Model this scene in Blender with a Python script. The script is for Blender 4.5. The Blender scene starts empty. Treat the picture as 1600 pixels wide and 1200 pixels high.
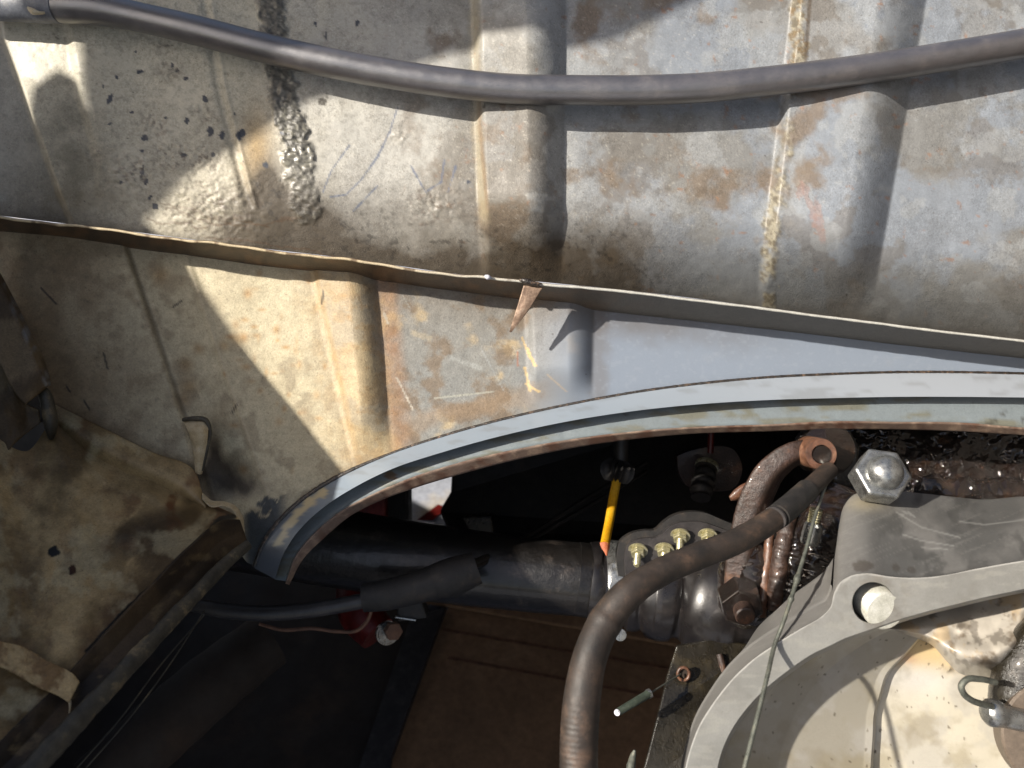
import bpy, math, random
import numpy as np
from mathutils import Vector, Matrix
from mathutils.geometry import tessellate_polygon
random.seed(3)
R = math.radians
S = bpy.context.scene
# ------------------------------------------------------------------ camera, sky, sun, exposure
F = 1260.0                       # focal length in photograph pixels (1600 wide)
PITCH = R(35)
CAM = Vector((0, 0, 1.0))
cd = bpy.data.cameras.new('camera'); cam = bpy.data.objects.new('camera', cd); S.collection.objects.link(cam)
cam.location = CAM; cam.rotation_euler = (R(90) - PITCH, 0, 0)
cd.sensor_width = 36; cd.lens = 36 * F / 1600; cd.clip_start = 0.01; cd.clip_end = 500
cd.dof.use_dof = True; cd.dof.focus_distance = 0.60; cd.dof.aperture_fstop = 8
S.camera = cam
FW = Vector((0, math.cos(PITCH), -math.sin(PITCH))); UP = Vector((0, math.sin(PITCH), math.cos(PITCH))); RT = Vector((1, 0, 0))
sun_dir = (RT * 1.15 + UP * -0.46 + FW * 1.0).normalized()     # the way the light travels
el = math.asin(-sun_dir.z)
w = bpy.data.worlds.new('World'); S.world = w; w.use_nodes = True
nt = w.node_tree; bg = nt.nodes['Background']; sky = nt.nodes.new('ShaderNodeTexSky')
sky.sky_type = 'NISHITA'; sky.sun_disc = False; sky.sun_elevation = el
sky.sun_rotation = math.atan2(-sun_dir.x, -sun_dir.y)
nt.links.new(sky.outputs[0], bg.inputs[0]); bg.inputs[1].default_value = 0.10; sky.dust_density = 3; sky.ozone_density = .6
ld = bpy.data.lights.new('sun', 'SUN'); ld.energy = 5.0; ld.angle = R(0.8); ld.color = (1, .96, .90)
sun = bpy.data.objects.new('sun', ld); S.collection.objects.link(sun)
sun.rotation_euler = sun_dir.to_track_quat('-Z', 'Y').to_euler()
S.view_settings.view_transform = 'Standard'; S.view_settings.look = 'None'
S.view_settings.gamma = 1; S.view_settings.exposure = 0.70
S.view_settings.use_white_balance = True; S.view_settings.white_balance_temperature = 6850
S.cycles.max_bounces = 6
# ------------------------------------------------------------------ maths helpers
M3 = np.array([[*RT], [*UP], [*FW]])
def W(a):
    """rows of (px, py, depth) in photograph pixels and metres -> world points"""
    a = np.asarray(a, float).reshape(-1, 3)
    x = (a[:, 0] - 800) / F * a[:, 2]; y = (600 - a[:, 1]) / F * a[:, 2]
    return np.stack([x, y, a[:, 2]], 1) @ M3 + np.array([*CAM])
def V(px, py, d): return Vector(W([(px, py, d)])[0])
def gd(px, py, z=0.0):
    """depth at which the ray through a pixel meets the level z"""
    v = W([(px, py, 1.0)])[0] - np.array([*CAM])
    return (z - CAM.z) / v[2]
def lin(c):
    c = np.asarray(c, float) / 255
    return np.where(c <= .04045, c / 12.92, ((c + .055) / 1.055) ** 2.4)
K = 0.62
def alb(r, g, b, k=K): return lin((r, g, b)) * k
def ss(a, b, x):
    t = np.clip((x - a) / (b - a), 0, 1); return t * t * (3 - 2 * t)
def hsh(ix, iy, s):
    h = (ix.astype(np.int64) * 374761393 + iy.astype(np.int64) * 668265263 + s * 2246822519) & 0xffffffff
    h = ((h ^ (h >> 13)) * 1274126177) & 0xffffffff
    return ((h ^ (h >> 16)) & 0xffff) / 65535.0
def vn(x, y, s=0):
    ix = np.floor(x); iy = np.floor(y); fx = x - ix; fy = y - iy
    fx = fx * fx * (3 - 2 * fx); fy = fy * fy * (3 - 2 * fy)
    a = hsh(ix, iy, s); b = hsh(ix + 1, iy, s); c = hsh(ix, iy + 1, s); d = hsh(ix + 1, iy + 1, s)
    return (a * (1 - fx) + b * fx) * (1 - fy) + (c * (1 - fx) + d * fx) * fy
def fbm(x, y, sc, s=0, o=5, sy=None):
    """fractal noise, about 0..1; sc is the feature size in pixels"""
    sy = sy or sc; v = 0; a = .5; t = 0; X = x / sc; Y = y / sy
    for i in range(o):
        v = v + a * vn(X + 17.3 * i, Y + 9.1 * i, s + i); t += a; a *= .55; X = X * 2.03; Y = Y * 2.03
    return v / t
def interp(y, pts):
    p = np.array(pts, float); return np.interp(y, p[:, 0], p[:, 1])
def dpoly(x, y, pts):
    """distance to a polyline"""
    best = np.full(x.shape, 1e9)
    for (x0, y0), (x1, y1) in zip(pts[:-1], pts[1:]):
        dx, dy = x1 - x0, y1 - y0; L = dx * dx + dy * dy + 1e-9
        t = np.clip(((x - x0) * dx + (y - y0) * dy) / L, 0, 1)
        best = np.minimum(best, np.hypot(x - x0 - t * dx, y - y0 - t * dy))
    return best
def blob(x, y, cx, cy, rx, ry=None, rot=0, rag=.35, s=0):
    """ragged spot mask 0..1"""
    ry = ry or rx; c, sn = math.cos(rot), math.sin(rot)
    u = ((x - cx) * c + (y - cy) * sn) / rx; v = (-(x - cx) * sn + (y - cy) * c) / ry
    r = np.hypot(u, v) + (fbm(x, y, max(rx, ry) * .6, 91 + s, 4) - .5) * 2.6 * rag
    return ss(1.15, .85, r)
def soft(x, y, cx, cy, rx, ry=None):
    ry = ry or rx; return np.exp(-(((x - cx) / rx) ** 2 + ((y - cy) / ry) ** 2))
def mix(a, b, m):
    m = np.asarray(m)[:, None]; return a * (1 - m) + b * m
def crom(pts, n):
    p = np.array(pts, float)
    if len(p) == 1: return np.repeat(p, n, 0)
    L = np.r_[0, np.cumsum(np.maximum(np.linalg.norm(np.diff(p[:, :2], axis=0), axis=1), 1e-3))]
    t = np.linspace(0, L[-1], n)
    if len(p) == 2: return np.stack([np.interp(t, L, p[:, k]) for k in range(p.shape[1])], 1)
    m = np.zeros_like(p); sl = np.diff(p, axis=0) / np.diff(L)[:, None]
    m[0] = sl[0]; m[-1] = sl[-1]; h = np.diff(L)[:, None]
    m[1:-1] = (sl[:-1] * h[1:] + sl[1:] * h[:-1]) / (h[1:] + h[:-1])
    i = np.clip(np.searchsorted(L, t, 'right') - 1, 0, len(L) - 2)
    hh = (L[i + 1] - L[i])[:, None]; u = ((t - L[i])[:, None]) / hh
    return ((2 * u**3 - 3 * u**2 + 1) * p[i] + (u**3 - 2 * u**2 + u) * hh * m[i]
            + (-2 * u**3 + 3 * u**2) * p[i + 1] + (u**3 - u**2) * hh * m[i + 1])
# ------------------------------------------------------------------ object helpers
def thing(name, label, cat, at, group=None):
    o = bpy.data.objects.new(name, None); S.collection.objects.link(o); o.location = at
    o.empty_display_size = .02
    o['label'] = label; o['category'] = cat
    if group: o['group'] = group
    return o
def tag(o, label, cat, group=None):
    o['label'] = label; o['category'] = cat
    if group: o['group'] = group
    return o
def absloc(o):
    v = Vector((0, 0, 0))
    while o: v += o.location; o = o.parent
    return v
def link(name, verts, faces, mat, parent=None, col=None, smooth=True, thick=0, bevel=0, sharp=None, tclamp=False):
    verts = np.asarray(verts, float)
    pivot = verts.mean(0)
    if parent is not None: base = np.array([*absloc(parent)])
    me = bpy.data.meshes.new(name)
    me.from_pydata((verts - pivot).tolist(), [], [list(map(int, f)) for f in faces]) if not isinstance(faces, np.ndarray) else fastmesh(me, verts - pivot, faces)
    me.materials.append(mat)
    if col is not None:
        at = me.color_attributes.new('paint', 'FLOAT_COLOR', 'POINT')
        c = np.ones((len(verts), 4)); c[:, :col.shape[1]] = col
        if col.shape[1] == 3: c[:, 3] = .5
        at.data.foreach_set('color', c.astype(np.float32).ravel())
    if smooth: me.polygons.foreach_set('use_smooth', [True] * len(me.polygons))
    me.update()
    if sharp: me.set_sharp_from_angle(angle=R(sharp))
    o = bpy.data.objects.new(name, me); S.collection.objects.link(o)
    if parent is not None:
        o.parent = parent; o.location = Vector(pivot - base)
    else: o.location = Vector(pivot)
    if thick:
        m = o.modifiers.new('thickness', 'SOLIDIFY'); m.thickness = thick; m.offset = 0
    if bevel:
        m = o.modifiers.new('edges', 'BEVEL'); m.width = bevel; m.segments = 2; m.limit_method = 'ANGLE'; m.angle_limit = R(40)
    return o
def fastmesh(me, v, f):
    me.vertices.add(len(v)); me.vertices.foreach_set('co', v.astype(np.float32).ravel())
    k = f.shape[1]; me.loops.add(f.size); me.loops.foreach_set('vertex_index', f.astype(np.int32).ravel())
    me.polygons.add(len(f)); me.polygons.foreach_set('loop_start', np.arange(0, f.size, k, dtype=np.int32))
    me.update(calc_edges=True)
def gridfaces(nv, nu, wrap=False):
    i, j = np.meshgrid(np.arange(nv - 1), np.arange(nu if wrap else nu - 1), indexing='ij')
    j2 = (j + 1) % nu
    return np.stack([i * nu + j, i * nu + j2, (i + 1) * nu + j2, (i + 1) * nu + j], -1).reshape(-1, 4)
def loftpx(rows, nu, nv, curve=False):
    Rr = [crom(r, nu) for r in rows]
    if curve:
        k = len(Rr); A = np.array(Rr)
        out = np.stack([crom(A[:, j], (k - 1) * nv + 1) for j in range(nu)], 1)
        return out
    out = []
    for a, b in zip(Rr[:-1], Rr[1:]):
        for q in range(nv): out.append(a * (1 - q / nv) + b * q / nv)
    out.append(Rr[-1]); return np.array(out)
def sheet(name, rows, mat, parent=None, nu=60, nv=8, paint=None, disp=None, curve=False, **kw):
    g = loftpx(rows, nu, nv, curve); nvv = g.shape[0]; p = g.reshape(-1, 3).copy()
    px, py = p[:, 0].copy(), p[:, 1].copy()
    if disp is not None: p[:, 2] -= disp(px, py) if not callable(getattr(disp, 'full', None)) else 0
    col = paint(px, py) if paint else None
    return link(name, W(p), gridfaces(nvv, nu), mat, parent, col, **kw)
def frames(c):
    t = np.gradient(c, axis=0); t /= np.linalg.norm(t, axis=1)[:, None] + 1e-12
    n = np.cross(t[0], [0.3, .9, .2]); n /= np.linalg.norm(n); N = [n]
    for i in range(1, len(c)):
        n = N[-1] - t[i] * np.dot(N[-1], t[i]); N.append(n / np.linalg.norm(n))
    N = np.array(N); return N, np.cross(t, N)
def tube(name, pts, mat, parent=None, n=16, steps=60, mod=None, paint=None, flat=1.0, closed=False, linear=False, **kw):
    """pts: (px, py, depth, radius in px at that depth)"""
    p = crom(pts, steps) if not linear else np.array(pts, float)
    c = W(p[:, :3]); r = p[:, 3] * p[:, 2] / F; N, B = frames(c)
    th = np.linspace(0, 2 * math.pi, n, endpoint=False); steps = len(c)
    rr = r[:, None] * np.ones((1, n))
    if mod is not None:
        s = np.linspace(0, 1, steps)[:, None] + 0 * th[None]; rr = rr * mod(s, th[None] + 0 * s)
    v = c[:, None] + rr[..., None] * (np.cos(th)[None, :, None] * N[:, None] + flat * np.sin(th)[None, :, None] * B[:, None])
    f = gridfaces(steps, n, True).tolist(); v = v.reshape(-1, 3)
    f.append(list(range(n))[::-1]); f.append([(steps - 1) * n + k for k in range(n)])
    col = None
    if paint:
        s = np.repeat(np.linspace(0, 1, steps), n); tt = np.tile(th, steps); col = paint(s, tt)
    o = link(name, v, f, mat, parent, col, **kw)
    if not kw.get('sharp'): o.data.set_sharp_from_angle(angle=R(50))
    return o
def prism(name, outline, back, mat, parent=None, bevel=.0006, paint=None, sub=None, **kw):
    """outline: (px, py, depth) list; back: extrude away from the camera in metres"""
    a = np.array(outline, float); n = len(a); v1 = W(a); v2 = v1 + np.array([*FW]) * back
    tri = tessellate_polygon([[Vector(q) for q in v1]])
    f = [list(t) for t in tri] + [[t[2] + n, t[1] + n, t[0] + n] for t in tri]
    f += [[i, (i + 1) % n, (i + 1) % n + n, i + n] for i in range(n)]
    o = link(name, np.r_[v1, v2], f, mat, parent, smooth=False, bevel=bevel, **kw)
    import bmesh
    bm = bmesh.new(); bm.from_mesh(o.data); bmesh.ops.recalc_face_normals(bm, faces=bm.faces); bm.to_mesh(o.data); bm.free()
    return o
def spin(name, c0, axis, prof, mat, parent=None, n=24, hexes=False, sharp=35, **kw):
    """lathe about axis from world point c0; prof: (along, radius) in metres"""
    ax = Vector(axis).normalized(); u = ax.orthogonal().normalized(); v = ax.cross(u)
    vs = []
    for a, r in prof:
        for k in range(n):
            t = 2 * math.pi * k / n; vs.append(c0 + ax * a + (u * math.cos(t) + v * math.sin(t)) * r)
    f = gridfaces(len(prof), n, True).tolist()
    f.append(list(range(n))[::-1]); f.append([(len(prof) - 1) * n + k for k in range(n)])
    return link(name, [list(q) for q in vs], f, mat, parent, smooth=not hexes, sharp=None if hexes else sharp, **kw)
# ------------------------------------------------------------------ materials
def nodemat(name):
    m = bpy.data.materials.new(name); m.use_nodes = True; t = m.node_tree; return m, t, t.nodes['Principled BSDF']
def nz(t, scale, detail=6, rough=.6, coord='Object', dist=0):
    tc = t.nodes.new('ShaderNodeTexCoord'); n = t.nodes.new('ShaderNodeTexNoise')
    n.inputs['Scale'].default_value = scale; n.inputs['Detail'].default_value = detail
    n.inputs['Roughness'].default_value = rough; n.inputs['Distortion'].default_value = dist
    t.links.new(tc.outputs[coord], n.inputs['Vector']); return n
def ramp(t, src, stops):
    r = t.nodes.new('ShaderNodeValToRGB'); e = r.color_ramp.elements
    while len(e) > 1: e.remove(e[-1])
    e[0].position, e[0].color = stops[0][0], (*stops[0][1], 1)
    for pos, c in stops[1:]:
        q = e.new(pos); q.color = (*c, 1)
    t.links.new(src, r.inputs[0]); return r
def mixc(t, a, b, fac=None, mode='MIX'):
    m = t.nodes.new('ShaderNodeMix'); m.data_type = 'RGBA'; m.blend_type = mode
    for s, i in ((a, 6), (b, 7)):
        if isinstance(s, bpy.types.NodeSocket): t.links.new(s, m.inputs[i])
        else: m.inputs[i].default_value = (*s, 1)
    if isinstance(fac, bpy.types.NodeSocket): t.links.new(fac, m.inputs[0])
    else: m.inputs[0].default_value = 1 if fac is None else fac
    return m.outputs[2]
def bump(t, bs, src, strength, dist=.001, prev=None):
    b = t.nodes.new('ShaderNodeBump'); b.inputs['Strength'].default_value = strength; b.inputs['Distance'].default_value = dist
    t.links.new(src, b.inputs['Height'])
    if prev: t.links.new(prev, b.inputs['Normal'])
    t.links.new(b.outputs[0], bs.inputs['Normal']); return b.outputs[0]
def painted(name, grain=.25, bscale=900, bstr=.25, spec=.35, metal=0, coat=0):
    """colour and roughness come from the 'paint' attribute, fine grain from noise"""
    m, t, b = nodemat(name); a = t.nodes.new('ShaderNodeAttribute'); a.attribute_name = 'paint'
    n1 = nz(t, 700, 5, .75); n2 = nz(t, 160, 5, .6)
    r1 = ramp(t, n1.outputs[0], [(.3, (1 - grain,) * 3), (.7, (1 + grain * .5,) * 3)])
    r2 = ramp(t, n2.outputs[0], [(.3, (1 - grain * .6,) * 3), (.7, (1 + grain * .3,) * 3)])
    c = mixc(t, mixc(t, a.outputs[0], r1.outputs[0], 1, 'MULTIPLY'), r2.outputs[0], 1, 'MULTIPLY')
    n5 = nz(t, 420, 3, .8); r5 = ramp(t, n5.outputs[0], [(.30, (1 - grain * 1.3, 1 - grain * 1.4, 1 - grain * 1.5)), (.40, (1, 1, 1)), (.64, (1, 1, 1)), (.72, (1 + grain * .6,) * 3)])
    c = mixc(t, c, r5.outputs[0], 1, 'MULTIPLY')
    n6 = nz(t, 38, 7, .7, dist=.4); r6 = ramp(t, n6.outputs[0], [(.34, (1 - grain * .35, 1 - grain * .4, 1 - grain * .45)), (.56, (1, 1, 1))])
    c = mixc(t, c, r6.outputs[0], 1, 'MULTIPLY')
    t.links.new(c, b.inputs['Base Color']); t.links.new(a.outputs['Alpha'], b.inputs['Roughness'])
    b.inputs['Specular IOR Level'].default_value = spec; b.inputs['Metallic'].default_value = metal
    b.inputs['Coat Weight'].default_value = coat; b.inputs['Coat Roughness'].default_value = .15
    n3 = nz(t, bscale, 6, .7); bump(t, b, n3.outputs[0], bstr, .0006)
    mr = t.nodes.new('ShaderNodeMapRange'); mr.inputs[1].default_value = .36; mr.inputs[2].default_value = .52; mr.inputs[3].default_value = .12; mr.inputs[4].default_value = 1
    t.links.new(a.outputs['Alpha'], mr.inputs[0])
    t.links.new(mixc(t, a.outputs[0], c, mr.outputs[0]), b.inputs['Base Color'])
    ms = t.nodes.new('ShaderNodeMath'); ms.operation = 'MULTIPLY'; ms.inputs[1].default_value = bstr; t.links.new(mr.outputs[0], ms.inputs[0])
    t.links.new(ms.outputs[0], [n for n in t.nodes if n.bl_idname == 'ShaderNodeBump'][0].inputs['Strength'])
    return m
def grimy(name, c1, c2, c3=None, scale=60, rough=(.4, .7), metal=0, bstr=.3, bscale=400, bdist=.001, coat=0, spec=.5, fine=.2, dist=0):
    m, t, b = nodemat(name)
    n = nz(t, scale, 8, .65, dist=dist); st = [(.32, tuple(c1)), (.55, tuple(c2))] + ([(.7, tuple(c3))] if c3 is not None else [])
    c = ramp(t, n.outputs[0], st).outputs[0]
    n1 = nz(t, scale * 12, 4, .7); r1 = ramp(t, n1.outputs[0], [(.3, (1 - fine,) * 3), (.7, (1 + fine,) * 3)])
    t.links.new(mixc(t, c, r1.outputs[0], 1, 'MULTIPLY'), b.inputs['Base Color'])
    n2 = nz(t, scale * 2.3, 5, .6); rr = ramp(t, n2.outputs[0], [(.3, (rough[0],) * 3), (.7, (rough[1],) * 3)])
    t.links.new(rr.outputs[0], b.inputs['Roughness']); b.inputs['Metallic'].default_value = metal
    b.inputs['Coat Weight'].default_value = coat; b.inputs['Coat Roughness'].default_value = .08
    b.inputs['Specular IOR Level'].default_value = spec
    if spec >= 1: b.inputs['IOR'].default_value = 1.9
    n3 = nz(t, bscale, 6, .65); bump(t, b, n3.outputs[0], bstr, bdist); return m
m_wall = painted('weathered painted steel', .28, 800, .6, .5)
m_flange = painted('satin blue-grey flange', .1, 800, .2, .6, 0, .35)
m_tray = painted('dirty cream tinware', .3, 500, .35)
m_alu = painted('sanded cast aluminium', .12, 600, .25, .6, .3)
m_bowl = painted('oily cast alloy', .12, 500, .2, .5, 0, .15)
m_hoselow = grimy('glossy black hose', alb(50, 48, 48), alb(66, 63, 62), alb(84, 80, 76), 45, (.3, .5), bstr=.2)
m_rubber = grimy('black rubber hose', alb(66, 64, 66), alb(82, 78, 80), alb(104, 98, 96), 45, (.3, .46), bstr=.14, bscale=900, spec=1)
m_rubber_d = grimy('dull black rubber', alb(30, 30, 30), alb(48, 45, 43), alb(75, 65, 55), 70, (.5, .7), bstr=.3, bscale=700)
m_cabhose = grimy('brown dusted cable sheath', alb(38, 34, 31), alb(64, 54, 47), alb(100, 80, 66), 60, (.45, .65), bstr=.25, bscale=900)
m_black = grimy('blackened chassis steel', alb(24, 22, 20), alb(36, 33, 30), alb(56, 48, 42), 40, (.4, .7), bstr=.4, bscale=200)
m_axle = grimy('greasy black axle paint', alb(20, 18, 17), alb(32, 29, 27), alb(74, 66, 60), 45, (.28, .5), bstr=.45, bscale=160, bdist=.0015, coat=.3)
m_boot = grimy('new black rubber boot', alb(26, 24, 25), alb(37, 34, 34), alb(60, 54, 52), 40, (.25, .4), bstr=.1, bscale=800, coat=.25)
m_plate = grimy('boot flange rubber', alb(46, 43, 43), alb(64, 60, 60), alb(84, 79, 77), 80, (.4, .6), bstr=.25, bscale=700)
m_rust = grimy('oily rusted iron', alb(40, 31, 26), alb(74, 54, 45), alb(122, 84, 60), 55, (.35, .6), bstr=.6, bscale=500, bdist=.0012, coat=.25, fine=.45)
m_rustbright = grimy('orange rusted iron', alb(70, 50, 40), alb(124, 86, 66), alb(172, 130, 102), 90, (.25, .5), bstr=.5, bscale=600, coat=.35)
m_oil = grimy('oil soaked casting', alb(22, 16, 12), alb(50, 36, 28), alb(95, 70, 52), 70, (.1, .25), bstr=1.0, bscale=520, bdist=.006, coat=1.0)
m_oilflat = grimy('oil soaked plate', alb(30, 27, 21), alb(46, 41, 31), alb(70, 62, 46), 50, (.18, .4), bstr=.45, bscale=420, bdist=.002, coat=.7)
m_steel = grimy('zinc plated steel', alb(150, 150, 148), alb(200, 202, 200), alb(225, 225, 220), 120, (.2, .4), metal=.85, bstr=.15, bscale=700)
m_zinc = grimy('yellow passivated nut', alb(190, 180, 130), alb(225, 218, 180), alb(240, 235, 215), 160, (.2, .4), metal=.6, bstr=.15, bscale=800)
m_zincw = grimy('pale plated bolt', alb(205, 204, 190), alb(235, 234, 222), alb(250, 250, 244), 120, (.3, .5), metal=.25, bstr=.15)
m_disc = grimy('brown-grey bearing face', alb(104, 92, 80), alb(124, 110, 96), None, 30, (.35, .5), metal=.2, bstr=.15)
m_yellow = grimy('yellow plastic rod', alb(200, 140, 20), alb(235, 175, 30), alb(240, 190, 60), 50, (.35, .5), bstr=.1)
m_orange = grimy('torn orange end', alb(190, 90, 50), alb(225, 130, 90), alb(240, 160, 110), 200, (.5, .7), bstr=.6)
m_red = grimy('red jack paint', alb(70, 16, 14), alb(112, 26, 22), alb(150, 54, 44), 40, (.3, .5), bstr=.1)
m_card = grimy('corrugated cardboard', alb(136, 104, 76), alb(156, 120, 88), alb(170, 134, 102), 9, (.8, .95), bstr=.2, bscale=300)
m_ground = grimy('concrete yard', alb(165, 170, 180), alb(190, 195, 208), alb(205, 195, 180), 9, (.8, .95), bstr=.3, bscale=120)
m_mat = grimy('black ground mat', alb(48, 38, 30), alb(62, 50, 40), alb(84, 64, 48), 8, (.7, .9), bstr=.3)
m_spike = grimy('rusted steel tab', alb(130, 106, 90), alb(178, 150, 128), alb(220, 200, 180), 130, (.3, .55), metal=.3, bstr=.4)
m_cable = grimy('steel bowden wire', alb(90, 92, 84), alb(125, 128, 118), alb(150, 146, 128), 150, (.35, .55), metal=.4, bstr=.5, bscale=1500)
m_wirebrown = grimy('old brown wire', alb(90, 62, 46), alb(130, 92, 70), alb(150, 110, 84), 90, (.5, .7))
m_green = grimy('dark green sleeve', alb(50, 58, 50), alb(78, 88, 76), alb(100, 108, 92), 90, (.4, .6), bstr=.4)
m_cream = grimy('cream paint flakes', alb(190, 170, 130), alb(222, 204, 168), alb(235, 222, 195), 120, (.5, .7), bstr=.6)
m_seal = grimy('grimy seam sealant', alb(26, 22, 18), alb(54, 44, 36), alb(150, 120, 96), 260, (.25, .5), bstr=1, bscale=500, coat=.4)
m_rim = grimy('chipped dark rim', alb(44, 42, 36), alb(84, 78, 64), alb(160, 140, 104), 60, (.5, .7), bstr=.6, bscale=300)
m_white = grimy('white printed paper', alb(200, 200, 215), alb(225, 225, 235), None, 20, (.6, .8))
m_sleeve = grimy('faded grey sleeve', alb(96, 100, 108), alb(130, 134, 142), alb(160, 160, 160), 60, (.4, .55), bstr=.3)
m_inner = grimy('dark grey underseal', alb(50, 44, 38), alb(72, 64, 56), None, 5, (.6, .8))
m_bodycol = grimy('dusty blue body paint', alb(120, 130, 145), alb(150, 162, 178), None, 5, (.3, .5))
# ------------------------------------------------------------------ the setting
def gquad(name, pts, z, mat, parent=None, t=.003, kind=None):
    o = prism(name, [(x, y, gd(x, y, z)) for x, y in pts], 0.0, mat, parent, bevel=0) if False else None
    vs = [W([(x, y, gd(x, y, z))])[0] for x, y in pts]; n = len(vs)
    vb = [v - np.array([0, 0, t]) for v in vs]
    f = [list(range(n))[::-1], [i + n for i in range(n)]] + [[i, (i + 1) % n, (i + 1) % n + n, i + n] for i in range(n)]
    o = link(name, vs + vb, f, mat, parent, smooth=False)
    if kind: o['kind'] = kind
    return o
g = link('ground', [(-8, -4, 0), (8, -4, 0), (8, 12, 0), (-8, 12, 0)], [[0, 1, 2, 3]], m_ground, smooth=False); g['kind'] = 'structure'
# ------------------------------------------------------------------ bulkhead
DW = 0.600           # depth of the upper sheet
ridge = [(-60, 331), (0, 338), (100, 350), (200, 362), (300, 375), (400, 388), (520, 402), (620, 416), (720, 430), (840, 441),
         (1000, 457), (1200, 482), (1400, 508), (1600, 532), (1680, 541)]
arch = [(398, 885), (412, 850), (432, 820), (470, 783), (520, 750), (600, 713), (700, 679), (800, 652), (900, 630), (1000, 612), (1100, 599),
        (1200, 590), (1300, 585), (1400, 582), (1500, 582), (1600, 584), (1680, 586)]
def ridge_y(x): return np.interp(x, [p[0] for p in ridge], [p[1] for p in ridge])
def arch_y(x): return np.interp(x, [p[0] for p in arch], [p[1] for p in arch])
bulk = thing('bulkhead', 'weathered cream and blue-grey steel bulkhead with ribs, arched opening and old seam', 'car bodywork', V(800, 600, .62))
def up_line(y, a, b): return a + (b - a) * y / 350.0
def step(x, a, b): return ss(a, b, x)
def rough_up(x, y):
    """how blistered the upper sheet is"""
    m = 0
    for cx, cy, r in ((240, 200, 26), (322, 180, 22), (270, 245, 40), (92, 60, 14), (260, 68, 20), (270, 110, 22), (320, 250, 36), (150, 240, 22), (330, 325, 70), (620, 215, 16), (680, 320, 40), (210, 270, 40)):
        m = np.maximum(m, soft(x, y, cx, cy, r, r * .7))
    return m
seal_line = [(424, -10), (428, 40), (436, 110), (445, 165), (462, 220), (472, 290), (478, 330)]
def seal_mask(x, y):
    d = dpoly(x, y, seal_line) + (fbm(x, y, 12, 5) - .5) * 22
    return ss(26, 16, d) * (1 - .5 * ss(220, 330, y)) * ss(-.1, .1, fbm(x, y, 22, 8) - .2)
def h_up(x, y):
    fade = ss(455, 290, y) ** .8
    def swage(xl, xt, xe, h):
        t = np.clip((x - xt) / (xe - xt), 0, 1)
        return h * (.6 * step(x, xl, xl + 18) + .4 * np.clip((x - xl) / (xt - xl), 0, 1)) * (1 - t) ** 1.15 * (1 + 1.15 * t)
    z = swage(up_line(y, 735, 746), up_line(y, 822, 826), up_line(y, 886, 880), .019) * fade
    z = z + swage(up_line(y, 1236, 1196), up_line(y, 1372, 1322), up_line(y, 1448, 1386), .020) * ss(500, 330, y)
    xa = interp(y, [(-40, -6), (60, 8), (160, 46), (300, 96), (370, 125)])
    z = z + .012 * step(x, xa - 10, xa) - .012
    z = z + .005 * (step(x, 100 + y * .2, 112 + y * .2) - 0) * ss(300, 120, y) * 0
    xb = interp(y, [(-40, 320), (0, 328), (130, 348), (290, 388), (340, 402)])
    z = z - .0022 * np.exp(-((x - xb + 8) / 7) ** 2) * ss(340, 300, y) + .0009 * np.exp(-((x - xb - 2) / 4) ** 2) * ss(340, 300, y) + .002 * step(x, xb + 60, xb - 10)
    xc = interp(y, [(-40, 88), (0, 96), (150, 122), (250, 150)])
    z = z + .004 * step(x, xc - 6, xc + 10) * ss(330, 180, y) - .004 * ss(330, 180, y) * step(x, xc + 30, xc + 110)
    rd = ridge_y(x) - y
    z = z - (.026 + .022 * ss(800, 1100, x)) * (np.clip(1 - rd / 135, 0, 1) ** 1.6) * (.4 + .6 * ss(200, 900, x))
    z = z + (fbm(x, y, 260, 3) - .5) * .006 + (fbm(x, y, 60, 4) - .5) * .0010
    g = fbm(x, y, 7, 21, 3)
    z = z + (g - .45) * (.0002 + .0024 * np.clip(rough_up(x, y), 0, 1)) + seal_mask(x, y) * (.0012 + .0035 * (fbm(x, y, 8, 31, 3) - .3))
    ys = interp(y, [(-20, 1252), (90, 1244), (200, 1228), (300, 1216), (420, 1202)])
    sm = ss(16, 8, np.abs(x - ys - (fbm(x, y, 60, 46, 3) - .5) * 16) + (fbm(x, y, 14, 44) - .5) * 22)
    return z + sm * (.0002 + .0009 * (fbm(x, y, 5, 41, 3) - .3))
chips = [(320, 154, 5, 8), (292, 189, 5, 7), (329, 205, 6, 9), (347, 212, 5, 9), (376, 210, 8, 11), (226, 215, 6, 6), (287, 243, 6, 5), (333, 242, 5, 5),
         (222, 268, 4, 12), (228, 284, 4, 7), (243, 322, 6, 6), (290, 123, 5, 4), (269, 102, 3, 5), (277, 110, 4, 4), (172, 154, 4, 11), (182, 121, 3, 5),
         (219, 112, 6, 4), (212, 81, 3, 2), (259, 184, 3, 3), (161, 135, 2, 5), (189, 285, 4, 3), (493, 37, 3, 5), (509, 56, 2, 9), (558, 36, 4, 6),
         (235, 308, 3, 5), (172, 193, 4, 2), (206, 175, 3, 3), (367, 178, 2, 3), (415, 258, 6, 5), (440, 208, 5, 3), (732, 284, 4, 4), (560, 104, 2, 5), (222, 236, 4, 3)]
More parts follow.
